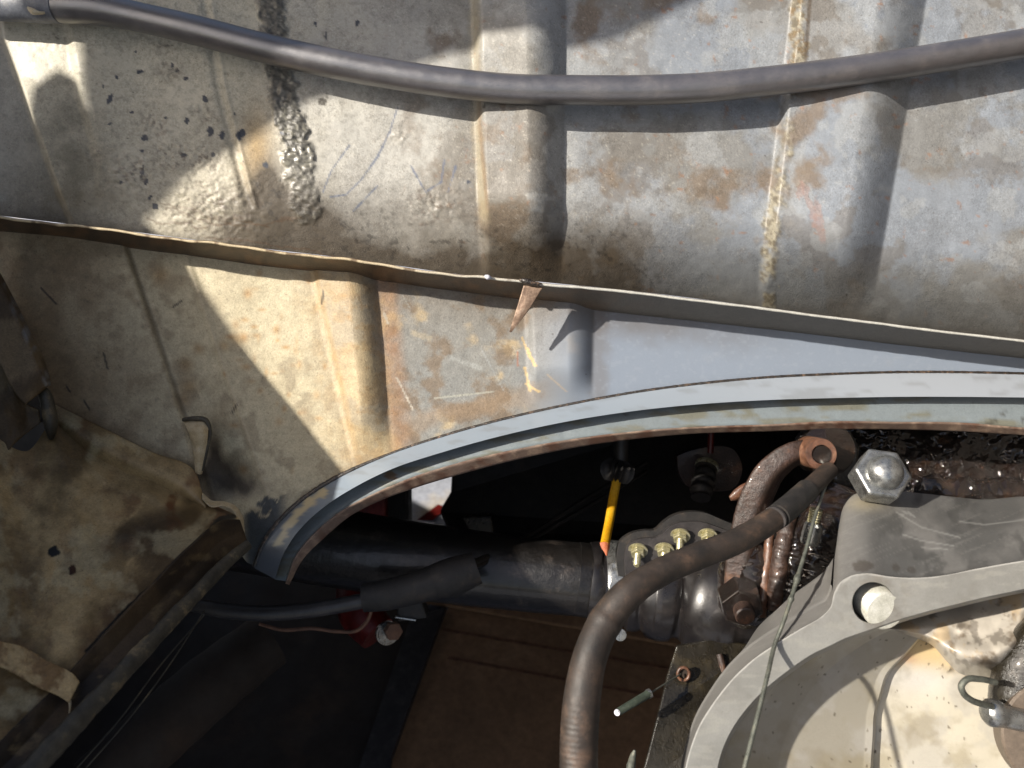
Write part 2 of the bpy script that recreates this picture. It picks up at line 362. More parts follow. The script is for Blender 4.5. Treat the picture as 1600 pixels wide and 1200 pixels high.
def paint_up(x, y):
    cream = alb(240, 232, 208); grey = alb(206, 204, 196); blue = alb(150, 158, 168); brown = alb(120, 104, 84)
    u = x + (fbm(x, y, 120, 51) - .5) * 240
    c = mix(np.broadcast_to(cream, (len(x), 3)), np.broadcast_to(grey, (len(x), 3)), ss(330, 620, u))
    c = mix(c, blue, ss(640, 1150, u) * .95)
    # worn grey-brown film with ragged edges over the primer
    f = fbm(x, y, 110, 61, 6) + .13 * soft(x, y, 790, 250, 55, 150) + .12 * soft(x, y, 1060, 280, 130, 60) + .12 * soft(x, y, 1310, 40, 60, 80) + .09 * soft(x, y, 1000, 60, 150, 90)
    c = mix(c, alb(142, 137, 126), ss(.46, .60, f) * .6 * ss(560, 760, x)); c = mix(c, alb(126, 118, 108), ss(.535, .58, fbm(x, y, 90, 62, 7) + .10 * soft(x, y, 790, 250, 70, 150) + .08 * soft(x, y, 1310, 40, 60, 80)) * .5 * ss(560, 760, x))
    c = mix(c, alb(176, 180, 182), ss(.55, .60, fbm(x, y, 46, 67, 7)) * .5 * ss(600, 900, x))
    c = mix(c, alb(138, 120, 100), ss(.56, .72, fbm(x, y, 70, 71, 6) + .10 * soft(x, y, 800, 300, 60, 120) + .07 * soft(x, y, 1080, 290, 120, 40)) * .8 * ss(560, 700, x) * ss(1500, 1250, x))
    # rust freckles
    rr = fbm(x, y, 14, 81, 4)
    c = mix(c, alb(168, 124, 92), ss(.72, .84, rr + .1 * (fbm(x, y, 90, 83) - .5)) * .6 * ss(520, 800, x))
    for cx, cy, a, b, o in ((1265, 320, 6, 26, .3), (1280, 345, 7, 26, .2), (1252, 300, 5, 12, 0)):
        c = mix(c, alb(168, 138, 128), blob(x, y, cx, cy, a, b, -o, 1.0) * .5)
    # grey grain on the left
    g = fbm(x, y, 5, 91, 3)
    c = mix(c, alb(120, 118, 108), ss(.52, .75, g) * .32 * ss(1000, 500, x))
    c = mix(c, alb(245, 240, 225), ss(.66, .9, fbm(x * .8 + y * .5, y * .8 - x * .5, 3.1, 93, 3)) * .4 * ss(1400, 900, x))
    xa = interp(y, [(-40, -6), (60, 8), (160, 44), (300, 92), (370, 122)])
    c = mix(c, alb(250, 240, 216), ss(4, 1, np.abs(x - xa - 1)) * .7)
    c = mix(c, alb(150, 152, 152), ss(2, -8, x - xa) * .6)
    # dust at the left, with the deep shade there painted in
    c = mix(c, alb(122, 118, 100), soft(x, y, 110, 240, 70, 130) * .75 * (0.6 + .8 * fbm(x, y, 30, 95)))
    c = mix(c, alb(120, 104, 74), soft(x, y, 120, 320, 90, 45) * .6 * fbm(x, y, 18, 96) * 1.6)
    c = mix(c, alb(222, 184, 120), soft(x, y, 400, 235, 24, 60) * .8 + 0)
    # grime above the seam, plus painted shading at the right
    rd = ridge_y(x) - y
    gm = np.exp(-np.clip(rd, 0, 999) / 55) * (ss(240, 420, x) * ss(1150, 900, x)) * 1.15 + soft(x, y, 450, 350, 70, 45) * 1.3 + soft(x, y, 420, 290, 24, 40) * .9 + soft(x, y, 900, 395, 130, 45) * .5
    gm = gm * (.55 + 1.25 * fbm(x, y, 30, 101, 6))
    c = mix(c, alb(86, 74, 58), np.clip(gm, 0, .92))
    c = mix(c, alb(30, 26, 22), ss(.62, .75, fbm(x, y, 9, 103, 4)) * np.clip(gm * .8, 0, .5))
    c = mix(c, alb(128, 128, 124), ss(960, 1150, x) * ss(130, 10, rd) * .75)  # grey gradient, shading of the rolled lower edge painted in
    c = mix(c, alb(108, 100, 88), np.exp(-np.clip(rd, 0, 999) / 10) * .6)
    # hairs of dirt
    for k, (x0, y0, x1, y1) in enumerate(((230, 345, 380, 340), (260, 330, 420, 360), (300, 350, 470, 345), (320, 372, 520, 395), (250, 310, 360, 350))):
        w2 = (fbm(x, y, 40, 110 + k) - .5) * 30
        c = mix(c, alb(110, 84, 60), ss(2.2, .8, np.abs(dpoly(x, y + w2, [(x0, y0), (x1, y1)]))) * .5)
    # yellow brown edge and painted lit flank of the first rib, sealer on the second
    xe = interp(y, [(0, 738), (200, 742), (350, 756)])
    c = mix(c, alb(208, 194, 158), ss(13, 2, np.abs(x - xe - 2) + (fbm(x, y, 12, 301) - .5) * 9) * ss(360, 330, y) * .4)
    c = mix(c, alb(140, 104, 64), ss(5, 1, np.abs(x - xe - 8)) * ss(350, 300, y) * ss(60, 160, y) * .45)
    ys = interp(y, [(-20, 1252), (90, 1244), (200, 1228), (300, 1216), (420, 1202)])
    dm = np.abs(x - ys - (fbm(x, y, 60, 46, 3) - .5) * 16) + (fbm(x, y, 14, 44) - .5) * 22
    c = mix(c, mix(np.broadcast_to(alb(178, 170, 148), (len(x), 3)), alb(124, 114, 94), ss(.35, .6, fbm(x, y, 5, 47, 3))), ss(16, 7, dm) * ss(.3, .6, fbm(x, y, 18, 303)) * .9)
    c = mix(c, alb(130, 106, 70), ss(14, 9, dm) * ss(.5, .6, fbm(x, y, 8, 45)) * ss(180, 60, y) * .8)
    c = mix(c, alb(86, 68, 46), ss(5, 1, np.abs(x - ys - 15)) * ss(130, 60, y) * .7)
    # dark sealant run
    sm = seal_mask(x, y)
    c = mix(c, alb(84, 82, 76), sm * .9); c = mix(c, alb(170, 166, 150), sm * ss(.55, .7, fbm(x, y, 5, 121, 2)) * .7)
    c = mix(c, alb(84, 78, 66), ss(.52, .6, fbm(x, y, 20, 125)) * soft(x, y, 500, 160, 30, 14))
    # blue scratches through the cream
    for ln in ([(621, 168), (609, 206), (590, 245), (565, 280), (541, 304), (516, 308)], [(546, 227), (518, 266), (504, 301)], [(642, 259), (665, 300), (690, 284), (694, 250)], [(552, 330), (590, 290)], [(700, 300), (712, 260)]):
        c = mix(c, alb(110, 122, 146), ss(2.4, .9, dpoly(x, y, ln) + (fbm(x, y, 8, 131) - .4) * 3.2) * .8)
    for k, (cx, cy, a, b) in enumerate(chips):
        c = mix(c, alb(74, 80, 92), blob(x, y, cx, cy, a * .82, b * .82, .2 * ((k % 5) - 2), .42, k))
    ru = np.clip(rough_up(x, y), 0, 1)
    c = mix(c, alb(106, 88, 76), ru * ss(.55, .72, fbm(x, y, 6, 141, 4)) * .8)
    c = mix(c, alb(168, 158, 140), ru * .25)
    sp = fbm(x, y, 9, 151, 2)
    c = mix(c, alb(70, 62, 54), ss(.92, .95, sp) * .8)
    rough = .56 - .12 * ss(.5, .6, fbm(x, y, 50, 161)) - .1 * sm
    return np.c_[c, rough]
top_rows = [[(-60, -60, DW), (1680, -60, DW)], [(x, y - 1, DW) for x, y in ridge]]
sheet('upper_panel', top_rows, m_wall, bulk, nu=780, nv=285, paint=paint_up, disp=h_up)
# turned-out seam lip
def paint_lip(x, y):
    c = mix(np.broadcast_to(alb(120, 100, 80), (len(x), 3)), alb(112, 108, 104), ss(700, 1200, x))
    c = mix(c, alb(150, 118, 86), ss(.55, .65, fbm(x, y, 24, 171)) * .5 * ss(1100, 800, x))
    return np.c_[c, np.full(len(x), .55)]
DL = .625
wig = [(x, y + (.3 + .9 * (x < 900)) * (1.0 * math.sin(x * .031) + .6 * math.sin(x * .09))) for x, y in [(q, float(ridge_y(q))) for q in range(-60, 1690, 30)]]
sheet('seam_lip', [[(x, y + 1.0, DW + .012) for x, y in wig], [(x, y, DW - .020) for x, y in wig]], m_wall, bulk, nu=300, nv=4, paint=paint_lip, thick=.001)
border = [(-60, 357), (0, 363), (100, 371), (205, 387), (290, 399), (400, 414), (480, 423), (580, 437), (700, 453), (840, 471), (925, 484), (1100, 503), (1250, 520), (1400, 538), (1600, 560), (1680, 569)]
bw = [(q, float(np.interp(q, [a for a, b in border], [b for a, b in border]))) for q in range(-60, 1690, 30)]
def paint_under(x, y):
    c = mix(np.broadcast_to(alb(112, 90, 68), (len(x), 3)), alb(118, 112, 102), ss(600, 1100, x))
    c = mix(c, alb(150, 112, 76), ss(.5, .66, fbm(x, y, 40, 175, 5, 14)) * .6 * ss(1100, 700, x)); c = mix(c, alb(62, 50, 38), ss(.5, .7, fbm(x, y, 18, 177)) * .6 * ss(1000, 800, x))
    return np.c_[c, np.full(len(x), .5)]
sheet('seam_underside', [[(x, y + 2, DW - .0195) for x, y in wig], [(x, y - 2, DL - .006) for x, y in bw], [(x, y + 1, DL + .002) for x, y in bw]], m_wall, bulk, nu=400, nv=8, paint=paint_under, disp=lambda x, y: (fbm(x, y, 30, 179) - .5) * .002)
def paint_edge(x, y):
    c = mix(np.broadcast_to(alb(226, 206, 168), (len(x), 3)), alb(215, 214, 205), ss(500, 900, x))
    c = mix(c, alb(110, 84, 60), ss(.58, .66, fbm(x, y * 6, 20, 173)) * .75 * ss(900, 700, x))
    return np.c_[c, np.full(len(x), .45)]
tube('lip_edge', [(x, y + 1.5, DW - .0205, 2.0) for x, y in wig], m_wall, bulk, n=8, steps=500, mod=lambda s, t: .8 + .5 * fbm(s * 3000, t * 0, 25, 5, 3),
     paint=lambda s, t: paint_edge(-60 + s * 1740, s * 200))
# lower panel with its own ribs
def lo(y, a, b): return a + (b - a) * (y - 400) / 300.0
def h_lo(x, y):
    z = .005 * step(x, lo(y, 208, 312), lo(y, 194, 292)) + .0012 * np.exp(-((x - lo(y, 290, 394)) / 5) ** 2)
    z = z + .003 * (step(x, lo(y, 215, 315), lo(y, 290, 394))) * (step(x, lo(y, 420, 470), lo(y, 292, 396)))
    fd = ss(700, 640, y)
    def sw(xl, xt, xe, h):
        t = np.clip((x - xt) / (xe - xt), 0, 1)
        return h * (.45 * step(x, xl, xl + 16) + .55 * np.clip((x - xl) / (xt - xl), 0, 1)) * (1 - t) ** 1.15 * (1 + 1.15 * t)
    z = z + sw(lo(y, 476, 544), lo(y, 540, 568), lo(y, 586, 612), .012) * ss(740, 620, y)
    z = z + sw(lo(y, 815, 827), lo(y, 888, 890), lo(y, 930, 924), .011) * ss(635, 570, y)
    z = z + (fbm(x, y, 240, 203) - .5) * .005 * ss(1000, 700, x) + (fbm(x, y, 8, 205, 3) - .5) * .0003 * ss(900, 600, x)
    z = z - .01 * soft(x, y, 350, 740, 38, 26)
    pe = peel(x, y)
    return z - pe * .0006
def peel(x, y):
    d = (x - 395) * .55 + (y - 800) * .83 + (fbm(x, y, 26, 211, 5) - .5) * 60
    m = ss(2, 6, d) * ss(460, 430, x) * ss(370, 392, x)
    return np.maximum(m, blob(x, y, 418, 790, 13, 13, 0, .6))
def paint_lo(x, y):
    n = len(x); cream = alb(238, 224, 188); blue = alb(146, 158, 174)
    c = np.broadcast_to(cream, (n, 3)).copy()
    s = x - (y - 400) * .2
    c = mix(c, alb(214, 188, 144), ss(440, 500, s) * .75)
    c = mix(c, alb(186, 178, 160), ss(.44, .6, fbm(x, y, 40, 221)) * .5 * ss(420, 520, s))
    c = mix(c, alb(152, 156, 156), ss(535, 590, s) * .88 * ss(.30, .5, fbm(x, y, 50, 222) + .15 * ss(590, 640, s)))
    c = mix(c, blue, ss(780, 930, x) * .95)
    # orange freckles left of the first light crease
    for k in range(46):
        rnd = random.Random(k); cx = rnd.gauss(440, 45); cy = rnd.gauss(545, 75)
        c = mix(c, alb(214, 160, 88), soft(x, y, cx, cy, rnd.uniform(2, 8), rnd.uniform(2, 8)) * rnd.uniform(.3, .8))
    for cx, cy, r in ((350, 540, 8), (370, 530, 10), (290, 570, 12), (295, 605, 14), (285, 625, 12), (250, 430, 14), (310, 545, 8)):
        c = mix(c, alb(206, 160, 90), soft(x, y, cx, cy, r, r) * .55)
    c = mix(c, alb(198, 162, 110), ss(.5, .62, fbm(x, y, 16, 225)) * .45 * ss(400, 520, s) * ss(600, 560, s))
    # brown dirt on the left in long soft drifts, deepened to paint in shade
    c = mix(c, alb(150, 122, 86), (.35 + .65 * ss(.35, .65, fbm(x, y, 130, 227, 4, 220))) * .85 * ss(330, 60, x - (y - 400) * .1)); c = mix(c, alb(140, 116, 84), ss(.45, .65, fbm(x, y, 26, 228, 6)) * .4 * ss(420, 260, x))
    c = mix(c, alb(150, 132, 104), ss(.5, .65, fbm(x, y, 30, 229)) * .45 * ss(480, 640, y + x * .4 - 150) * ss(600, 450, x))
    # film and stains on the grey section
    rdn = y - ridge_y(x)
    c = mix(c, alb(120, 104, 84), np.exp(-np.clip(rdn - 30, 0, 999) / 34) * (.3 + .8 * fbm(x, y, 26, 231)) * ss(480, 620, x) * ss(980, 880, x))
    c = mix(c, alb(136, 112, 84), ss(.54, .72, fbm(x, y, 34, 233) + .06 * soft(x, y, 750, 545, 60, 60) + .1 * soft(x, y, 810, 480, 50, 30)) * .7 * ss(580, 620, x) * ss(900, 820, x))
    c = mix(c, alb(110, 96, 80), ss(60, 5, rdn - 30 + (fbm(x, y, 30, 251) - .5) * 40) * .55 * ss(900, 940, x) * ss(1300, 1000, x)); c = mix(c, alb(116, 104, 90), ss(26, 3, np.abs(x - 934) + (fbm(x, y, 16, 253) - .5) * 20) * .4)
    c = mix(c, alb(172, 180, 190), ss(.6, .75, fbm(x, y, 6, 255, 3)) * .2 * ss(900, 940, x)); c = mix(c, alb(176, 148, 116), ss(24, 6, np.abs(y - arch_y(x) + 28 + (fbm(x, y, 50, 235) - .5) * 30)) * .5 * ss(600, 640, x) * ss(900, 780, x))
    c = mix(c, alb(176, 128, 84), ss(26, 4, np.abs(x - lo(y, 600, 626))) * .6 * (.4 + fbm(x, y, 14, 237)))
    for (x0, y0, x1, y1, ww, col, a) in ((816, 528, 828, 560, 3, (226, 196, 140), .9), (824, 545, 836, 572, 3.5, (226, 196, 140), .9), (820, 575, 828, 610, 3.5, (232, 204, 150), .95), (822, 600, 842, 612, 3, (236, 208, 156), .9),
                                (855, 585, 885, 612, 2, (210, 186, 150), .5), (620, 590, 645, 640, 2, (220, 212, 196), .8), (708, 560, 750, 575, 6, (196, 200, 196), .45), (680, 622, 770, 612, 2.5, (205, 205, 190), .6),
                                (600, 490, 606, 505, 3, (210, 205, 190), .6), (645, 520, 670, 528, 7, (205, 190, 160), .5), (752, 545, 788, 612, 1.5, (190, 195, 195), .5), (628, 460, 640, 480, 1.2, (200, 200, 190), .5),
                                (808, 550, 810, 575, 2, (190, 110, 70), .6)):
        c = mix(c, alb(*col), ss(ww, ww * .4, dpoly(x, y, [(x0, y0), (x1, y1)]) + (fbm(x, y, 5, 239) - .4) * ww) * a)
    # light creases: lit rib flanks painted in pale
    for a, b, w2, al in ((290, 394, 2.2, .6), (482, 548, 3, .6)):
        c = mix(c, alb(240, 222, 190), ss(w2 + 1.5, w2 * .4, np.abs(x - lo(y, a, b)) + (fbm(x, y, 20, 241) - .5) * 4) * al * .55)
    c = mix(c, alb(206, 170, 120), ss(7, 2, np.abs(x - lo(y, 488, 556)) + (fbm(x, y, 12, 249) - .5) * 8) * .35)
    c = mix(c, alb(92, 80, 64), ss(7, 1, np.abs(x - lo(y, 204, 306))) * .5)  # dark line paints in the shaded flank of the left step
    # darker patches round the bracket, then the peeled corner
    sm = soft(x, y, 352, 738, 42, 24) * 1.1 + soft(x, y, 335, 700, 12, 36) * .8 + soft(x, y, 372, 765, 50, 14) * .8 + soft(x, y, 300, 745, 20, 20) * .8
    c = mix(c, alb(60, 50, 42), np.clip(sm * (.5 + .9 * fbm(x, y, 16, 243)), 0, .92))
    c = mix(c, alb(66, 74, 80), peel(x, y) * .96)
    c = mix(c, alb(90, 84, 70), ss(.7, .85, fbm(x, y, 7, 245, 3)) * .35 * ss(540, 300, x))
    c = mix(c, alb(70, 62, 56), ss(.93, .96, fbm(x, y, 9, 247, 2)) * .8 * ss(950, 900, x))
    for ln in ([(64, 450), (88, 475)], [(270, 480), (284, 470)], [(162, 552), (168, 576)], [(131, 626), (140, 640)], [(104, 604), (109, 612)], [(370, 632), (362, 646)], [(505, 455), (503, 475)]):
        c = mix(c, alb(50, 46, 44), ss(2.2, .9, dpoly(x, y, ln)) * .85)
    c = mix(c, alb(60, 48, 38), ss(7, 0, dpoly(x, y, [(88, 634), (160, 672), (240, 712), (305, 738)])) * .7)
    rough = .56 - .2 * ss(830, 930, x + (y - 480) * .4)
    return np.c_[c, rough]
low_top = [(x, y + 1, DL) for x, y in ridge]
low_bot = [(-60, 560, DL), (0, 590, DL), (88, 634, DL), (160, 672, DL), (240, 712, DL), (300, 740, DL), (318, 785, DL), (350, 830, DL), (385, 878, DL)] + [(x, y, DL) for x, y in arch]
# resample both edges by x so that the columns stay upright
def byx(pts, xs):
    p = np.array(pts); return [(x, np.interp(x, p[:, 0], p[:, 1]), DL) for x in xs]
xs = np.linspace(-60, 1680, 700); tb = byx(low_top, xs); lb = byx([(a, b) for a, b, c_ in low_bot], xs)
g = np.array([[(a[0], a[1] * (1 - v) + b[1] * v, DL) for a, b in zip(tb, lb)] for v in np.linspace(0, 1, 200)]).reshape(-1, 3)
px, py = g[:, 0].copy(), g[:, 1].copy(); g[:, 2] -= h_lo(px, py)
link('lower_panel', W(g), gridfaces(200, 700), m_wall, bulk, paint_lo(px, py))
# arch: bead, bright flange, step, grey flange, rusty lip
f1 = [(430, 905), (440, 872), (462, 835), (500, 797), (560, 758), (600, 738), (700, 704), (800, 677), (900, 656), (1000, 641), (1100, 631), (1200, 625), (1300, 622), (1400, 620), (1500, 620), (1600, 621), (1680, 622)]
f2 = [(446, 910), (462, 868), (492, 832), (535, 797), (590, 768), (640, 747), (720, 722), (800, 703), (900, 685), (1000, 673), (1080, 667), (1200, 663), (1300, 658), (1400, 659), (1500, 660), (1600, 668), (1680, 672)]
f3 = [(452, 914), (472, 876), (505, 842), (548, 806), (600, 780), (650, 762), (720, 741), (800, 720), (900, 699), (1000, 685), (1080, 678), (1200, 674), (1300, 671), (1400, 671), (1500, 674), (1600, 680), (1680, 684)]
def paint_f(x, y):
    c = np.broadcast_to(alb(152, 165, 178), (len(x), 3)); c = mix(c, alb(182, 188, 196), ss(700, 1500, x) * .8); c = mix(c, alb(120, 120, 116), ss(.56, .72, fbm(x, y, 40, 319, 5, 10)) * .3)
    d = dpoly(x, y, [(432, 850), (455, 815), (480, 788), (505, 768)]) + (fbm(x, y, 10, 303) - .5) * 12
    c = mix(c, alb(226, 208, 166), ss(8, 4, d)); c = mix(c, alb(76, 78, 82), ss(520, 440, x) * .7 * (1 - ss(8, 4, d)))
    return np.c_[c, np.full(len(x), .36)]
def paint_g(x, y):
    c = np.broadcast_to(alb(136, 146, 150), (len(x), 3))
    c = mix(c, alb(120, 112, 80), ss(.5, .66, fbm(x, y, 60, 305, 5, 12)) * .6)
    c = mix(c, alb(86, 76, 60), ss(.84, .88, fbm(x, y, 9, 307, 3)) * .7)
    c = mix(c, alb(120, 96, 72), blob(x, y, 610, 743, 10, 7)); c = mix(c, alb(60, 52, 44), ss(.6, .7, fbm(x, y, 14, 309)) * soft(x, y, 1570, 655, 40, 12))
    c = mix(c, alb(96, 100, 104), soft(x, y, 470, 830, 40, 50) * .5)
    return np.c_[c, np.full(len(x), .42)]
def paint_h(x, y):
    c = np.broadcast_to(alb(134, 112, 98), (len(x), 3)); c = mix(c, alb(112, 76, 58), ss(.5, .64, fbm(x, y, 24, 311)) * .8)
    c = mix(c, alb(186, 160, 138), ss(.55, .66, fbm(x, y, 12, 313)) * .5); return np.c_[c, np.full(len(x), .6)]
A3 = lambda p, d, dy=0: [(a, b + dy, d) for a, b in p]
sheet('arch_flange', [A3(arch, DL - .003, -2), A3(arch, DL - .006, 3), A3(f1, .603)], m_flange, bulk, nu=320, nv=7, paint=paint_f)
sheet('arch_step', [A3(f1, .603), A3(f1, .6165, .5)], m_wall, bulk, nu=320, nv=2, paint=paint_f)
sheet('arch_gutter', [A3(f1, .6165, .5), A3(f2, .6125, -2), A3(f2, .611, 0)], m_wall, bulk, nu=320, nv=8, paint=paint_g,
      disp=lambda x, y: (fbm(x, y, 26, 315) - .5) * .0012)
sheet('arch_lip', [A3(f2, .611, 0), A3(f2, .6105, 2), A3(f3, .6175, 0), A3(f3, .6235, 0)], m_wall, bulk, nu=320, nv=5, paint=paint_h,
      disp=lambda x, y: (fbm(x, y, 18, 317) - .5) * .0016)
tube('sealant_bead', [(x, y, DL - .004, 2.6 if x > 560 else 4.5) for x, y in arch], m_seal, bulk, n=8, steps=700, mod=lambda s, t: .85 + .3 * fbm(s * 6000, t * 0, 16, 9, 3))
# the bent rusty tab on the seam
o = sheet('metal_tab', [[(818, 446, .581), (833, 447, .581), (849, 449, .581)], [(808, 480, .585), (818, 481, .584), (828, 482, .585)], [(796, 518, .590), (797.5, 519, .590), (799, 519, .590)]], m_spike, bulk, nu=12, nv=10, thick=.0012, disp=lambda x, y: (fbm(x, y, 12, 181) - .5) * .001)
tube('weld_blob', [(812, 437, .579, 2), (820, 439, .578, 5), (832, 442, .578, 4), (846, 446, .579, 3)], m_seal, bulk, n=10, steps=16, mod=lambda s, t: .7 + .6 * fbm(s * 80, t * 9, 9, 3))
tube('paint_crumb', [(758, 431, .577, 2), (762, 433, .576, 4), (767, 434, .577, 2)], m_white, bulk, n=8, steps=8)
# small folded bracket at the bottom left of the sheet
sheet('folded_bracket', [[(286, 658, .604), (300, 656, .601), (318, 655, .600), (328, 661, .600)], [(292, 668, .598), (302, 668, .594), (316, 668, .593), (325, 670, .597)], [(302, 700, .602), (308, 702, .598), (316, 702, .598), (323, 700, .600)],
      [(306, 738, .604), (309, 740, .602), (312, 741, .602), (315, 740, .604)]], m_cream, bulk, nu=24, nv=8, thick=.0012, curve=True)
tube('bracket_edge', [(286, 656, .600, 3), (304, 654, .597, 4), (322, 657, .597, 4), (328, 672, .598, 3), (324, 700, .600, 2.5), (316, 735, .603, 2.5)], m_rim, bulk, n=8, steps=40)
sheet('curled_lug', [[(316, 770, .600), (330, 782, .598), (350, 784, .598), (366, 790, .598), (378, 806, .599), (382, 836, .602)],
      [(316, 780, .594), (330, 792, .590), (350, 791, .592), (363, 797, .592), (372, 811, .593), (378, 836, .599)]], m_cream, bulk, nu=70, nv=14, thick=.0008, disp=lambda x, y: (fbm(x, y, 10, 455) - .5) * .003)
# ------------------------------------------------------------------ side tray on the left
tray = thing('side_tinware', 'dirty cream tin shelf with dark rim at the lower left corner', 'tinware', V(150, 900, .52))
T_up = [(-160, 600, .53), (-60, 640, .55), (-10, 680, .562), (40, 705, .575), (88, 655, .60), (150, 697, .606), (225, 735, .606), (300, 773, .603), (352, 797, .600), (372, 806, .598)]
T_cr = [(-160, 1290, .40), (-110, 1270, .40), (-40, 1200, .42), (30, 1128, .44), (80, 1080, .455), (140, 1015, .475), (230, 920, .51), (300, 850, .545), (350, 812, .575), (374, 812, .588)]
def h_tr(x, y):
    z = (fbm(x, y, 150, 401, 4) - .5) * .022 + (fbm(x, y, 40, 403) - .5) * .003 + (fbm(x, y, 9, 405, 3) - .5) * .0006
    return z * ss(0, 40, dpoly(x, y, [(a, b) for a, b, _ in T_up]))
def paint_tr(x, y):
    c = np.broadcast_to(alb(220, 190, 138), (len(x), 3))
    c = mix(c, alb(140, 116, 78), ss(.36, .62, fbm(x, y, 110, 411, 6)) * .85)
    c = mix(c, alb(104, 84, 56), ss(.48, .68, fbm(x, y, 60, 413, 8)) * .6); c = mix(c, alb(70, 56, 38), ss(30, 4, dpoly(x, y, [(30, 1128), (140, 1015), (230, 920), (300, 850), (350, 812)]) + (fbm(x, y, 20, 423) - .5) * 30) * .5); c = mix(c, alb(80, 62, 40), ss(.48, .6, fbm(x + y, (y - x) * .3, 50, 425, 6)) * soft(x, y, 240, 850, 120, 60) * .8)
    c = mix(c, alb(228, 214, 172), ss(.56, .68, fbm(x, y, 50, 415, 5)) * .45)
    c = mix(c, alb(120, 72, 40), ss(.55, .7, fbm(x, y, 34, 417)) * (.25 + .7 * soft(x, y, 300, 790, 90, 40)))
    c = mix(c, alb(46, 42, 36), ss(.93, .96, fbm(x, y, 11, 419, 2)))
    c = mix(c, alb(30, 32, 32), blob(x, y, 84, 862, 9, 8)); c = mix(c, alb(70, 40, 24), blob(x, y, 113, 891, 6, 8))
    c = mix(c, alb(38, 42, 42), blob(x, y, 345, 822, 30, 12, -.5, .7, 3) * .95)
    c = mix(c, alb(60, 46, 32), ss(24, 4, dpoly(x, y, [(190, 835), (240, 815), (300, 805)])) * .6)
    for ln in ([(134, 1018), (160, 990), (186, 962), (228, 921)], [(20, 1146), (46, 1116), (60, 1106)]):
        c = mix(c, alb(22, 18, 14), ss(3.2, 1, dpoly(x, y, ln) + (fbm(x, y, 8, 421) - .5) * 5))
    return np.c_[c, .55 - .2 * soft(x, y, 300, 790, 60, 40)]
sheet('shelf_top', [T_up, T_cr], m_tray, tray, nu=240, nv=200, paint=paint_tr, disp=h_tr)
sheet('shelf_flange', [[(84, 632, .604), (160, 669, .606), (240, 708, .606), (303, 735, .604), (318, 784, .598)], [(80, 645, .598), (120, 676, .596), (190, 718, .596), (270, 756, .596), (322, 792, .592)], [(78, 660, .60), (110, 692, .60), (200, 740, .60), (262, 768, .60), (322, 800, .596)]],
      m_tray, tray, nu=90, nv=8, paint=paint_tr, curve=True, thick=.0015, disp=lambda x, y: (fbm(x, y, 60, 431) - .5) * .003)
T_f = [(-60, 1310, .41), (0, 1248, .42), (60, 1185, .435), (110, 1128, .45), (200, 1030, .485), (290, 935, .535), (355, 872, .575), (386, 848, .592)]
def paint_tf(x, y):
    c = np.broadcast_to(alb(92, 74, 52), (len(x), 3)); c = mix(c, alb(44, 34, 26), ss(.4, .65, fbm(x, y, 60, 441)) * .8)  # dark brown base puts the shade of the turned-away face into its colour
    c = mix(c, alb(150, 128, 90), ss(.62, .7, fbm(x, y, 30, 443)) * .5); return np.c_[c, np.full(len(x), .6)]
sheet('shelf_face', [T_cr, [((a[0] + b[0]) / 2, (a[1] + b[1]) / 2, (a[2] + b[2]) / 2 + .004) for a, b in zip(crom(T_cr, 20), crom(T_f, 20))], T_f], m_tray, tray, nu=120, nv=12, paint=paint_tf, thick=.0015,
      disp=lambda x, y: (fbm(x, y, 40, 445) - .5) * .003)
tube('rim', [(-40, 1300, .415, 22), (60, 1192, .425, 20), (110, 1138, .44, 18), (200, 1042, .475, 15), (300, 935, .53, 12), (360, 874, .565, 10), (388, 850, .58, 8)], m_rim, tray, n=14, steps=120, mod=lambda s, t: .85 + .3 * fbm(s * 900, t * 8, 20, 7), flat=.6)
sheet('strap', [[(-30, 985, .462), (5, 1004, .468), (26, 1008, .470), (80, 1036, .468), (112, 1052, .462), (124, 1066, .462)], [(-50, 1020, .452), (-10, 1037, .456), (10, 1046, .457), (60, 1074, .455), (96, 1090, .452), (108, 1098, .452)]],
      m_tray, tray, nu=70, nv=24, thick=.001, paint=lambda x, y: np.c_[mix(np.broadcast_to(alb(222, 192, 140), (len(x), 3)), alb(150, 112, 70), ss(.42, .6, fbm(x, y, 26, 452, 6)) * .8), np.full(len(x), .56)], disp=lambda x, y: .003 + (fbm(x, y, 30, 451) - .5) * .003 + (fbm(x, y, 6, 453) - .5) * .0012)
tube('torn_edge', [(96, 1088, .452, 2), (108, 1094, .452, 2.5), (109, 1108, .452, 1.5), (107, 1124, .456, 1.5), (111, 1138, .46, 1.5)], m_cream, tray, n=6, steps=20)
for dx in (0, 14):
    tube('seam_wire', [(120 + dx, 1200, .47, 1.3), (190 + dx, 1120, .49, 1.3), (250 + dx, 1040, .52, 1.2), (320, 960 - dx / 2, .56, 1)], m_rim, tray, n=6, steps=30)
wing = thing('inner_wing', 'dark olive folded metal flap at the left edge beside the cream sheet', 'car bodywork', V(20, 580, .58))
def paint_w(x, y):
    c = np.broadcast_to(alb(140, 120, 90), (len(x), 3)); c = mix(c, alb(84, 66, 44), ss(.42, .62, fbm(x, y, 40, 461)) * .8)
    c = mix(c, alb(150, 150, 150), ss(8, 2, dpoly(x, y, [(8, 445), (40, 520), (74, 600)])) * ss(.4, .6, fbm(x, y, 14, 463))); return np.c_[c, np.full(len(x), .6)]
sheet('flap', [[(-40, 360, .590), (6, 440, .590), (42, 510, .588), (76, 590, .586), (78, 602, .588)], [(-40, 360, .578), (0, 446, .578), (36, 516, .576), (70, 598, .574), (74, 604, .576)], [(-90, 480, .560), (-40, 520, .560), (-6, 560, .560), (30, 622, .562), (40, 632, .564)]],
      m_tray, wing, nu=60, nv=10, paint=paint_w, thick=.0015)
